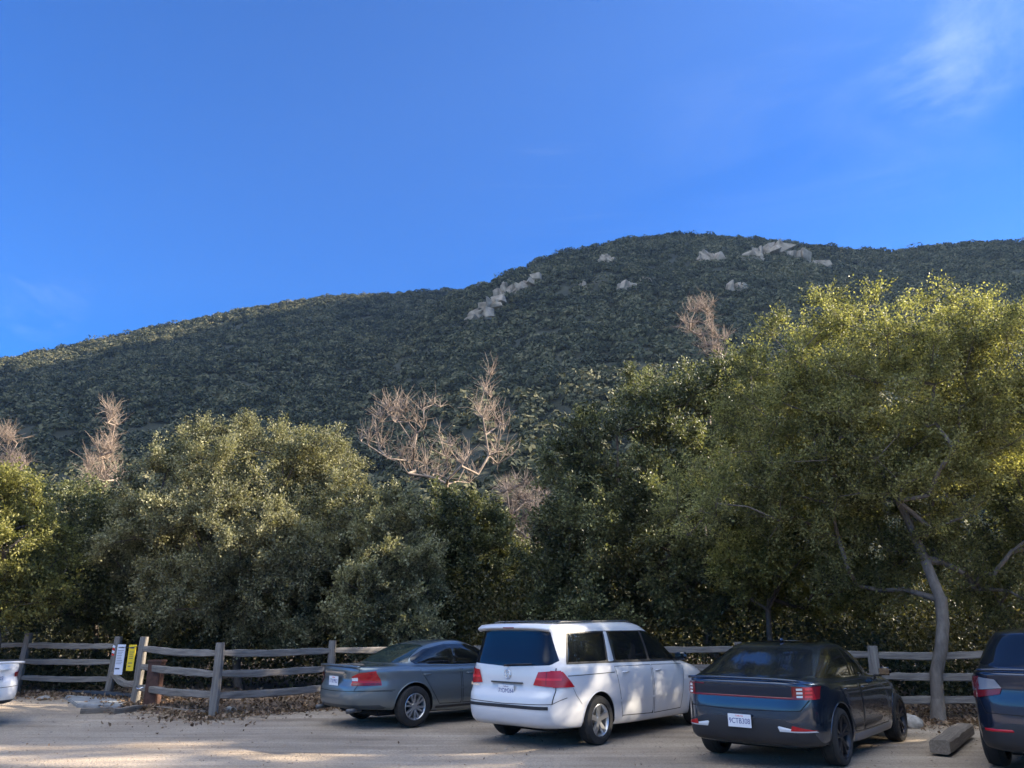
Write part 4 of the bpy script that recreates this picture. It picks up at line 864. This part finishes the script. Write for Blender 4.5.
# ---- dark blue electric hatchback
def hatch(name, label, loc, mat, dz=0, steep=0, full=True):
    root = car_root(name, loc[:2], loc[2], label)
    h = dz
    rows = [(-.70, 3.35, .78, .26, .20, .20, 5, 5), (-.86, 3.50, .87, .28, .215, .21, 6, 5), (-.945, 3.60, .915, .36, .30, .30, 7, 5), (-.965, 3.63, .932, .52, .48, .45, 7, 5), (-.955, 3.62, .935, .70 + h * .4, .66 + h * .3, .58, 7, 4.5),
        (-.935, 3.58, .925, .88 + h * .6, .84 + h * .5, .68, 7, 4), (-.945, 3.50, .90, 1.00 + h * .7, .94 + h * .6, .76, 7, 4), (-.90, 3.30, .865, 1.04 + h * .7, .985 + h * .6, .82, 7, 3.6), (-.80 - steep * .06, 2.40, .845, 1.065 + h * .75, 1.01 + h * .7, .99 + h * .5, 6, 3.2),
        (-.36 - steep * .33, 1.96, .79, 1.20 + h * .85, 1.20 + h * .8, 1.20 + h * .8, 5, 3.2), (.06 - steep * .55, 1.62, .70, 1.35 + h, 1.36 + h, 1.34 + h, 4.6, 3.2), (.28 - steep * .7, 1.40, .635, 1.415 + h, 1.43 + h, 1.41 + h, 4.6, 3.2), (.55 - steep * .7, 1.2, .50, 1.445 + h, 1.465 + h, 1.44 + h, 4, 3.2), (.85, 1.05, .2, 1.455 + h, 1.478 + h, 1.46 + h, 3, 3)]
    B = Body(rows, ([-1.0, -.4, .4, 1.4, 2.4, 3.0, 3.7], [.95, .985, 1, .995, .98, .955, .85]))
    wr = .345; make_body(B, mat, root, (0, 2.735), wr, low=M['black'] if steep else mat)
    for x in (0, 2.735):
        for y in (-.815, .815): make_wheel(root, x, y, wr, .235, .252, 5, M['alloy_dark'] if full else M['alloy_dark'], True, .062)
    zb = 1.035 + h * .7
    patch(B, 'window_trim', M['gloss_black'], root, 'S', [(-.45, zb + .03), (.1, zb - .005), (1.9, zb - .03), (2.22, zb - .015)], [(-.28, zb + .10), (.30 - steep * .45, 1.375 + h), (.9, 1.405 + h), (1.35, 1.375 + h), (2.17, zb + .02)], .003, 60, 10, 0, (1, -1))
    patch(B, 'side_window', M['glass'], root, 'S', [(-.22, zb + .03), (.1, zb + .015), (.84, zb + .0)], [(.0, zb + .13), (.42 - steep * .4, 1.345 + h), (.84, 1.385 + h)], .007, 24, 8, .0035, (1, -1))
    patch(B, 'side_window', M['glass'], root, 'S', [(.90, zb), (1.8, zb - .012), (2.12, zb)], [(.90, 1.385 + h), (1.32, 1.36 + h), (2.06, zb + .03)], .007, 26, 8, .0035, (1, -1))
    patch(B, 'rear_window', M['glass_b'], root, 'B', [(-.76, 1.09 + h * .8), (-.66, 1.07 + h * .8), (0, 1.065 + h * .8), (.66, 1.07 + h * .8), (.76, 1.09 + h * .8)], [(-.57, 1.37 + h), (-.45, 1.39 + h), (0, 1.40 + h), (.45, 1.39 + h), (.57, 1.37 + h)], .006, 50, 16, .002)
    patch(B, 'windscreen', M['glass'], root, 'F', [(-.66, 1.05 + h * .7), (0, 1.02 + h * .6), (.66, 1.05 + h * .7)], [(-.50, 1.37 + h), (0, 1.41 + h), (.50, 1.37 + h)], .006, 40, 14, .002)
    patch(B, 'glass_roof', M['gloss_black'], root, 'T', [(.62, -.42), (1.12, -.42)], [(.62, .42), (1.12, .42)], .003, 16, 20, 0)
    for sg in (1, -1): patch(B, 'headlight', M['clear'], root, 'F', [(.48 * sg, .60), (.80 * sg, .62)], [(.48 * sg, .66), (.80 * sg, .70)], .01, 12, 6, 0)
    # lower black skirt and diffuser
    a = patch(B, 'bumper', M['black'], root, 'B', [(-.86, .27), (.86, .27)], [(-.80, .50), (-.5, .60), (.5, .60), (.80, .50)], .006, 50, 10, .001)
    sill = patch(B, 'side_skirt', M['black'] if not full else M['stone_trim'], root, 'S', [(.48, .225), (2.28, .235)], [(.46, .335), (2.30, .335)], .006, 40, 5, .001, (1, -1))
    z1 = .92 + h * .6
    if full:
        # full-width light bar with lamp blocks at the corners
        patch(B, 'tailgate_panel', M['dark_panel'], root, 'B', [(-.79, z1 - .075), (.79, z1 - .075)], [(-.79, z1 + .045), (.79, z1 + .045)], .005, 50, 6, .001)
        patch(B, 'light_bar', M['darkred'], root, 'B', [(-.80, z1 - .092), (.80, z1 - .092)], [(-.80, z1 - .070), (.80, z1 - .070)], .012, 50, 3, .004)
        patch(B, 'light_bar', M['darkred'], root, 'B', [(-.80, z1 + .048), (-.50, z1 + .046)], [(-.80, z1 + .062), (-.50, z1 + .060)], .012, 20, 3, .004)
        for sg in (1, -1):
            q = patch(B, 'tail_light', M['darkred'], root, 'B', [(.64 * sg, z1 - .092), (.86 * sg, z1 - .092)], [(.64 * sg, z1 + .055), (.86 * sg, z1 + .05)], .013, 18, 8, 0)[0]
            b = patch(B, 'tail_light', M['red'], root, 'S', [(-.83, z1 - .095), (-.66, z1 - .095)], [(-.83, z1 + .052), (-.70, z1 + .048)], .013, 12, 8, 0, (sg,))[0]
            tl = join([q, b], 'tail_light')
            for r_ in range(3):
                for c_ in range(2): patch(B, 'reflector_cell', M['brightred'] if c_ else M['clear'], tl, 'B', [((.685 + c_ * .075) * sg, z1 - .072 + r_ * .042), ((.74 + c_ * .075) * sg, z1 - .072 + r_ * .042)], [((.685 + c_ * .075) * sg, z1 - .048 + r_ * .042), ((.74 + c_ * .075) * sg, z1 - .048 + r_ * .042)], .016, 4, 3)
            rf = patch(B, 'bumper_reflector', M['clear'], root, 'B', [(.47 * sg, .46), (.84 * sg, .455)], [(.44 * sg, .53), (.62 * sg, .495), (.82 * sg, .48)], .011, 16, 5, .005)[0]
            patch(B, 'reflector_lens', M['red'], rf, 'B', [(.60 * sg, .475), (.84 * sg, .475)], [(.62 * sg, .535), (.72 * sg, .51)], .014, 10, 4)
        plate(root, -1.002, .02, .525 + .03, '9CTB308')
    else:
        for sg in (1, -1):
            q = patch(B, 'tail_light', M['glint'], root, 'B', [(.50 * sg, z1 - .05), (.86 * sg, z1 - .10)], [(.56 * sg, z1 + .045), (.86 * sg, z1 + .07)], .013, 18, 8, 0)[0]
            b = patch(B, 'tail_light', M['darkred'], root, 'S', [(-.83, z1 - .10), (-.58, z1 - .04)], [(-.83, z1 + .07), (-.62, z1 + .05)], .013, 12, 8, 0, (sg,))[0]
            tl = join([q, b], 'tail_light')
            patch(B, 'lens_lower', M['darkred'], tl, 'B', [(.53 * sg, z1 - .12), (.86 * sg, z1 - .19)], [(.50 * sg, z1 - .055), (.86 * sg, z1 - .105)], .013, 12, 4)
            patch(B, 'bumper_reflector', M['red'], root, 'B', [(.44 * sg, .50), (.76 * sg, .49)], [(.44 * sg, .535), (.76 * sg, .525)], .012, 12, 4, .004)
        plate(root, -1.0, 0, .80, '8LMR417')
    # tailgate seams
    for ln in ([(-.72, .70), (-.80, z1 - .10)], [(.72, .70), (.80, z1 - .10)], [(-.72, .70), (0, .68), (.72, .70)]): strip(B, 'tailgate_seam', M['gap'], root, 'B', ln, .008, .003, 40)
    # deck lip
    l = np.array([(-.955 + .05 * (abs(y) / .8) ** 4, y, 1.055 + h * .72 - .02 * (abs(y) / .8) ** 3) for y in np.linspace(-.74, .74, 25)]); bm = bmesh.new(); tube_bm(bm, l + [.03, 0, 0], .016, 8); obj_bm('tail_spoiler', bm, mat, root, True)
    zt = zb - .04
    door(B, root, [(.50, .36), (.86, .345)], [(.02, zt), (.86, zt - .006)], mat, .30, .90 + h * .5, mat)
    door(B, root, [(.885, .345), (2.10, .345), (2.16, .5)], [(.885, zt - .006), (1.9, zt - .03), (2.10, zt - .03)], mat, 1.06, .885 + h * .5, mat)
    mirror(root, 1.98, .85, .99 + h * .6, M['gloss_black'], .85)
    bm = bmesh.new(); box_bm(bm, (1.35, 0, .245), (3.6, 1.25, .10), None, .03); obj_bm('underbody', bm, M['gap'], root)
    bm = bmesh.new(); box_bm(bm, (.62, 0, 1.492 + h), (.14, .035, .05), None, .012); obj_bm('roof_antenna', bm, M['gloss_black'] if not full else mat, root, True)
    return root

# ---- grey sedan (also the white one)
def sedan(name, label, loc, mat, grey=True):
    root = car_root(name, loc[:2], loc[2], label)
    rows = [(-.80, 3.6, .76, .30, .20, .20, 4, 5), (-.98, 3.75, .86, .32, .215, .21, 4.2, 5), (-1.09, 3.86, .905, .38, .30, .30, 4.2, 5), (-1.13, 3.89, .925, .50, .46, .45, 4.2, 5), (-1.115, 3.88, .93, .66, .64, .56, 4.2, 4.5), (-1.05, 3.84, .918, .80, .79, .65, 4.5, 4),
        (-1.05, 3.76, .90, .93, .90, .73, 5, 4), (-1.03, 3.6, .865, .985, .945, .79, 5, 3.6), (-.93, 3.4, .82, 1.005, .965, .84, 5, 3.4), (-.36, 2.45, .765, 1.02, .985, .96, 5.5, 3.0), (-.06, 2.05, .72, 1.13, 1.15, 1.13, 5, 3.0), (.30, 1.72, .64, 1.275, 1.30, 1.28, 4.6, 3.0), (.56, 1.50, .575, 1.345, 1.37, 1.35, 3.4, 3.0), (.85, 1.3, .44, 1.375, 1.41, 1.385, 3.2, 3), (1.02, 1.12, .15, 1.39, 1.42, 1.40, 3, 3)]
    B = Body(rows, ([-1.2, -.6, .3, 1.3, 2.4, 3.1, 4.0], [.95, .98, 1, .995, .98, .95, .84]))
    wr = .335; make_body(B, mat, root, (0, 2.807), wr)
    for x in (0, 2.807):
        for y in (-.825, .825): make_wheel(root, x, y, wr, .225, .215, 6, M['alloy'], True, .06)
    patch(B, 'window_trim', M['gloss_black'], root, 'S', [(.02, 1.07), (.10, 1.015), (1.0, .992), (2.1, .985), (2.36, .995)], [(.05, 1.13), (.36, 1.265), (.8, 1.345), (1.35, 1.335), (1.75, 1.235), (2.32, 1.02)], .003, 60, 10, 0, (1, -1))
    patch(B, 'side_window', M['glass'], root, 'S', [(.07, 1.075), (.15, 1.035), (.90, 1.01)], [(.10, 1.12), (.40, 1.25), (.88, 1.335)], .007, 24, 8, .0035, (1, -1))
    patch(B, 'side_window', M['glass'], root, 'S', [(.96, 1.008), (2.0, 1.0), (2.26, 1.01)], [(.94, 1.338), (1.36, 1.315), (1.72, 1.222), (2.22, 1.03)], .007, 26, 8, .0035, (1, -1))
    patch(B, 'rear_window', M['glass_g'], root, 'B', [(-.67, 1.055), (-.55, 1.04), (0, 1.035), (.55, 1.04), (.67, 1.055)], [(-.50, 1.31), (-.38, 1.33), (0, 1.34), (.38, 1.33), (.50, 1.31)], .006, 50, 16, .002)
    patch(B, 'windscreen', M['glass'], root, 'F', [(-.62, 1.02), (0, 1.0), (.62, 1.02)], [(-.46, 1.32), (0, 1.36), (.46, 1.32)], .006, 40, 14, .002)
    for sg in (1, -1):
        patch(B, 'headlight', M['clear'], root, 'F', [(.42 * sg, .60), (.76 * sg, .62)], [(.44 * sg, .68), (.76 * sg, .72)], .01, 12, 6, 0)
        if grey:
            a = patch(B, 'tail_light', M['red'], root, 'B', [(.50 * sg, .70), (.80 * sg, .70)], [(.47 * sg, .84), (.60 * sg, .90), (.765 * sg, .93)], .014, 18, 10, 0)[0]
            tl = a; patch(B, 'reversing_lens', M['clear'], tl, 'B', [(.485 * sg, .77), (.58 * sg, .77)], [(.475 * sg, .82), (.58 * sg, .83)], .017, 8, 4)
            patch(B, 'lens_lower', M['darkred'], tl, 'B', [(.51 * sg, .705), (.795 * sg, .705)], [(.505 * sg, .74), (.79 * sg, .74)], .017, 12, 3)
            bm = bmesh.new(); tube_bm(bm, [(-1.12, sg * .52, .30), (-.85, sg * .52, .31)], .038, 12); obj_bm('exhaust_tip', bm, M['dkgrey'], root, True)
        else:
            a = patch(B, 'tail_light', M['darkred'], root, 'B', [(.44 * sg, .76), (.86 * sg, .75)], [(.44 * sg, .84), (.84 * sg, .87)], .014, 18, 6, 0)[0]
            b = patch(B, 'tail_light', M['darkred'], root, 'S', [(-.90, .75), (-.50, .80)], [(-.90, .87), (-.56, .86)], .014, 12, 6, 0, (sg,))[0]; join([a, b], 'tail_light')
    patch(B, 'bumper', M['black'] if not grey else M['dark_sill'], root, 'B', [(-.80, .315), (.80, .315)], [(-.78, .39), (.78, .39)], .006, 40, 4, .001)
    strip(B, 'bumper_seam', M['gap'], root, 'S', [(-.98, .62), (-.44, .60)], .007, .003, 16, (1, -1)); strip(B, 'bumper_seam', M['gap'], root, 'B', [(-.86, .62), (0, .60), (.86, .62)], .009, .003, 40)
    for sg in (1, -1): strip(B, 'boot_seam', M['gap'], root, 'B', [(.56 * sg, .61), (.60 * sg, .70), (.60 * sg, .955)], .007, .003, 16)
    bm = bmesh.new(); box_bm(bm, (-1.085, 0, .90), (.04, .62, .03), None, .008); obj_bm('boot_trim', bm, M['chrome'] if grey else mat, root)
    plate(root, -1.105, 0, .76, '5TKP903')
    l = np.array([(-1.03 + .06 * (abs(y) / .8) ** 3, y, 1.01 - .02 * (abs(y) / .8) ** 3) for y in np.linspace(-.66, .66, 25)]); bm = bmesh.new(); tube_bm(bm, l, .02, 8); obj_bm('boot_spoiler', bm, mat, root, True)
    door(B, root, [(.52, .35), (1.02, .34)], [(.06, .985), (1.0, .972)], mat, .24, .85, mat)
    door(B, root, [(1.045, .34), (2.15, .345), (2.22, .5)], [(1.025, .972), (2.0, .955), (2.28, .95)], mat, 1.22, .845, mat)
    strip(B, 'side_moulding', mat, root, 'S', [(.48, .60), (2.3, .59)], .03, .011, 40, (1, -1))
    strip(B, 'sill_trim', M['black'], root, 'S', [(.44, .30), (2.34, .30)], .04, .006, 40, (1, -1))
    mirror(root, 2.06, .84, .985, mat, 1.0)
    bm = bmesh.new(); box_bm(bm, (1.35, 0, .245), (3.9, 1.25, .10), None, .03); obj_bm('underbody', bm, M['gap'], root)
    return root
M['dark_panel'] = simple('dark_blue_panel', (.012, .018, .032), .3, spec=.4); M['stone_trim'] = simple('grey_sill', (.20, .19, .19), .45); M['dark_sill'] = simple('dark_grey_valance', (.045, .055, .06), .5)
VAN = (.60, 13.05, R(41)); minivan()
hatch('hatchback_car', 'dark blue fastback hatchback with full width red light strip, right of the minivan', (3.51, 11.25, R(39.5)), M['blue_paint'])
sedan('sedan_car', 'grey-green metallic sedan with silver alloy wheels, left of the white minivan', (-2.29, 15.1, R(48)), M['grey_paint'])
hatch('crossover_car', 'dark blue crossover cut off by the right edge, only its rear corner showing', (6.80, 10.2, R(40)), M['navy_paint'], dz=.19, steep=.8, full=False)
sedan('sedan_car', 'white car cut off by the left edge, only its tail showing', (-10.02, 14.5, R(-78)), M['white_paint2'], grey=False)

# ------------------------------------------------------------------ fence
FG = 'split rail fence sections round the lot'
def wood_beam(bm, a, b, w0, h0, seg=10, sag=0.0, rough=.008, taper=1.0):
    a = Vector(a); b = Vector(b); d = (b - a).normalized(); u = d.cross(Vector((0, 0, 1))).normalized(); v = u.cross(d); rings = []
    ph = random.uniform(0, 6)
    for i in range(seg + 1):
        t = i / seg; p = a.lerp(b, t) + Vector((0, 0, -sag * math.sin(math.pi * t))) + v * .005 * math.sin(t * 7 + ph)
        k = 1 - (1 - taper) * (abs(t - .5) * 2) ** 6
        ring = []
        for (cx, cy) in ((-.5, -.38), (-.38, -.5), (.38, -.5), (.5, -.38), (.5, .38), (.38, .5), (-.38, .5), (-.5, .38)):
            ring.append(bm.verts.new(p + u * (cx * w0 * k + random.uniform(-rough, rough)) + v * (cy * h0 * k + random.uniform(-rough, rough))))
        rings.append(ring)
    for A, B in zip(rings[:-1], rings[1:]):
        for k in range(8): bm.faces.new((A[k], A[(k + 1) % 8], B[(k + 1) % 8], B[k]))
    bm.faces.new(rings[0][::-1]); bm.faces.new(rings[-1])
def beam_obj(name, a, b, w0, h0, mat, parent, off, **kw):
    """beam built along local x so that its grain follows it"""
    a = Vector(a); b = Vector(b); bm = bmesh.new(); d = b - a; L_ = d.length; wood_beam(bm, (0, 0, 0), (L_, 0, 0), w0, h0, **kw)
    o = obj_bm(name, bm, mat); 
    for p in o.data.polygons: p.use_smooth = False
    o.parent = parent; o.location = a - off; o.rotation_euler = d.to_track_quat('X', 'Z').to_euler(); return o
POSTS = [(-22.5, 21.4, 1.34, 0), (-17.2, 20.8, 1.36, 0), (-12.1, 20.2, 1.42, .03), (-9.6, 19.7, 1.33, 0), (-7.95, 17.5, 1.36, 0), (-5.63, 15.7, 1.32, 0), (-3.9, 17.64, 1.32, 0), (-1.9, 18.7, 1.3, 0), (.6, 19.3, 1.3, 0), (3.0, 19.3, 1.3, 0), (4.9, 17.6, 1.3, 0), (6.64, 15.0, 1.29, 0), (9.2, 15.3, 1.3, 0), (11.8, 15.5, 1.3, 0), (14.6, 15.4, 1.3, 0)]
SEC = ['fence section furthest left, mostly beyond the frame', 'split rail fence section behind the white car at left', 'split rail fence section left of the two notices', 'short gap section with one sagging rail under the notices', 'split rail fence section right of the brown bollard', 'fence section between its tallest near post and the grey sedan', 'fence section running behind the trunk of the grey sedan', 'fence section hidden behind the grey sedan', 'fence section behind the minivan', 'fence section between minivan and dark hatchback', 'fence section in front of the dark hatchback', 'fence section behind the leaning oak trunk', 'fence section right of the leaning oak trunk', 'fence section beyond the right frame edge']
lean = [0, .04, .05, .05, .02, .0, .0, 0, 0, 0, 0, .0, 0, 0, 0]
for i in range(len(POSTS) - 1):
    (x0, y0, h0, z0), (x1, y1, h1, z1) = POSTS[i], POSTS[i + 1]
    root = empty('fence', (x0, y0, float(gz(x0, y0)))); tag(root, SEC[i], 'fence', FG); off = Vector(root.location)
    g0, g1 = float(gz(x0, y0)) + .03, float(gz(x1, y1)) + .03
    beam_obj('post', (x0 - lean[i] * .6, y0, g0 - .1), (x0 + lean[i], y0, g0 + h0), .15, .15, M['wood'], root, off, seg=6, rough=.006, taper=.92)
    d = Vector((x1 - x0, y1 - y0, 0)).normalized() * .02
    if i == 3:
        beam_obj('rail', (x0, y0, g0 + .50), (x1, y1, g1 + .42), .10, .13, M['wood'], root, off, sag=.10, taper=.75)
        continue
    for z in (1.13, .76, .36):
        r0, r1 = random.uniform(-.02, .02), random.uniform(-.02, .02)
        beam_obj('rail', (x0 + d.x, y0 + d.y, g0 + z + r0), (x1 - d.x, y1 - d.y, g1 + z + r1), .085, .135, M['wood'], root, off, seg=12, sag=.02, taper=.7)
# notices hung in the gap between the posts
def sign(name, px0, px1, py0, py1, Y, mat, label, lines, grp=None):
    c = at((px0 + px1) / 2, (py0 + py1) / 2, Y); m_ = Y * 1.045 / F; wdt = (px1 - px0) * m_ * .92; hgt = (py1 - py0) * m_ * .95
    root = empty(name, tuple(c), R(-14)); tag(root, label, 'sign', grp)
    bm = bmesh.new(); box_bm(bm, (0, 0, 0), (wdt, .012, hgt), None, .003); obj_bm('board', bm, M[mat], root)
    bm = bmesh.new()
    for (u0, u1, v, t) in lines: box_bm(bm, ((u0 + u1) / 2 * wdt - wdt / 2, -.0085, hgt / 2 - v * hgt), ((u1 - u0) * wdt, .003, t * hgt))
    obj_bm('print', bm, M['ink'], root)
    return root
wl = [(.15, .85, .10, .03)] + [(.12, random.uniform(.6, .88), .2 + k * .055, .012) for k in range(9)] + [(.1, .62, .80, .045)]
sign('notice_board', 115.2, 124.6, 646, 673, 18.9, 'sign_white', 'white paper notice hanging between the fence posts', wl, 'notices in the fence gap')
yl = [(.2, .8, .12, .05)] + [(.2, random.uniform(.6, .85), .28 + k * .08, .02) for k in range(4)] + [(.2, .75, .70, .03), (.2, .6, .82, .03)]
sign('notice_board', 127.2, 135.2, 646, 669.5, 18.3, 'sign_yellow', 'yellow notice beside the white one on the fence', yl, 'notices in the fence gap')
# wire carrying the notices, with striped tape scraps
bm = bmesh.new(); p0 = Vector((-9.6, 19.62, 1.22)); p1 = Vector((-7.95, 17.42, 1.26)); tube_bm(bm, [p0.lerp(p1, t / 8) - Vector((0, 0, .05 * math.sin(t / 8 * math.pi))) for t in range(9)], .006, 5)
tag(obj_bm('wire', bm, M['dkgrey']), 'thin wire strung across the fence gap above the notices', 'wire')
c = at(113.6, 650.5, 19.3); rt = empty('hazard_tape', tuple(c), R(-14)); tag(rt, 'short strip of red and white hazard tape on the fence post', 'tape')
for k in range(4):
    bm = bmesh.new(); box_bm(bm, (0, -.004, .09 - k * .06), (.07, .006, .05), Matrix.Rotation(.35, 3, 'Y')); obj_bm('stripe', bm, M['sign_white'] if k % 2 == 0 else M['red'], rt)
# brown steel bollard, wider at the top collar
bc = gnd(151, 710); rt = empty('bollard', (bc[0], bc[1], float(gz(bc[0], bc[1])))); tag(rt, 'rusty brown steel bollard standing by the fence post', 'bollard')
bm = bmesh.new(); box_bm(bm, (0, 0, .44), (.27, .24, .92), None, .015); obj_bm('body', bm, M['rust'], rt)
bm = bmesh.new(); box_bm(bm, (0, 0, .915), (.31, .28, .05), None, .012); obj_bm('cap', bm, M['rust'], rt)
bm = bmesh.new(); tube_bm(bm, [(-.14, -.13, .42), (-.24, -.15, .38), (-.36, -.05, .40), (-.42, .1, .42)], .012, 6); tube_bm(bm, [(.14, -.1, .42), (.17, -.12, .36), (.145, -.1, .30)], .014, 6); obj_bm('chain', bm, M['chrome'], rt, True)
# dark pipe, drain apron, edging planks
def gpt(px, py, z=0): g = gnd(px, py, z); return Vector((g[0], g[1], float(gz(g[0], g[1])) + z))
a, b = gpt(8, 692), gpt(134, 703); bm = bmesh.new(); tube_bm(bm, [Vector((0, 0, 0)).lerp(b - a, t / 10) + Vector((0, 0, .09 + .01 * math.sin(t))) for t in range(11)], .065, 12)
o = obj_bm('pipe', bm, M['pipe'], None, True); o.location = a; tag(o, 'long dark pipe lying on the ground in front of the left fence', 'pipe')
P4 = [gpt(62, 700), gpt(128, 705), gpt(120, 712), gpt(76, 711)]; bm = bmesh.new(); c0 = sum(P4, Vector()) / 4
vs = [bm.verts.new(p - c0 + Vector((0, 0, .07))) for p in P4]; vb = [bm.verts.new(p - c0 - Vector((0, 0, .05))) for p in P4]
bm.faces.new(vs[::-1]); bm.faces.new(vb)
for k in range(4): bm.faces.new((vs[k], vs[(k + 1) % 4], vb[(k + 1) % 4], vb[k]))
bmesh.ops.recalc_face_normals(bm, faces=bm.faces); bmesh.ops.bevel(bm, geom=bm.edges[:], offset=.02, segments=2, affect='EDGES')
o = obj_bm('drain_slab', bm, M['concrete']); o.location = c0; tag(o, 'grey concrete drain slab beside the dark pipe', 'slab')
PL = [((80, 716), (112, 715), .10, 'short light board edging the lot, left of three'), ((112, 716), (150, 711.5), .11, 'middle board edging the lot, in front of the bollard'), ((155, 713), (206, 717), .09, 'right board edging the lot, ending at the near fence post')]
for (q0, q1, hh, lab) in PL:
    a, b = gpt(*q0), gpt(*q1); r_ = empty('edging_board', tuple(a)); bpy.data.objects.remove(r_)
    o = beam_obj('edging_board', a + Vector((0, 0, .05)), b + Vector((0, 0, .05)), .09, hh, M['timber'], None, Vector((0, 0, 0)), seg=8, rough=.008); tag(o, lab, 'board', 'boards edging the lot')
def stone(px, py, r, lab, mat='stone', sq=.7, grp=None):
    g = gpt(px, py); bm = bmesh.new(); bmesh.ops.create_icosphere(bm, subdivisions=3, radius=1); s_ = random.uniform(0, 9)
    for v in bm.verts:
        n_ = v.co.copy(); f = 1 + .16 * math.sin(n_.x * 3 + s_) + .12 * math.cos(n_.y * 4 + s_ * 2) + .05 * math.sin(n_.z * 9 + n_.x * 7); v.co = Vector((n_.x * r * f * 1.15, n_.y * r * f, max(-.4, n_.z) * r * f * sq))
    o = obj_bm('stone', bm, M[mat], None, True); o.location = g + Vector((0, 0, r * .3)); tag(o, lab, 'stone', grp); return o
stone(229, 715, .14, 'pale stone at the foot of the near fence post'); stone(911, 727, .20, 'grey stone between the hatchback front wheel and the oak'); stone(43, 703, .13, 'whitish flat stone lying left of the drain slab', sq=.35)
# fallen branch / timber parking kerb
a, b = gpt(933, 756), gpt(975, 722.5)
a = gnd(932, 757); b = gnd(962, 735); d = Vector(b) - Vector(a); d.z = 0; d = d.normalized() * 2.35; a = Vector((a[0] + .12, a[1], .12))
o = beam_obj('parking_kerb', a, a + d, .25, .17, M['timber'], None, Vector((0, 0, 0)), seg=14, rough=.006); tag(o, 'heavy weathered timber parking kerb by the crossover', 'kerb')
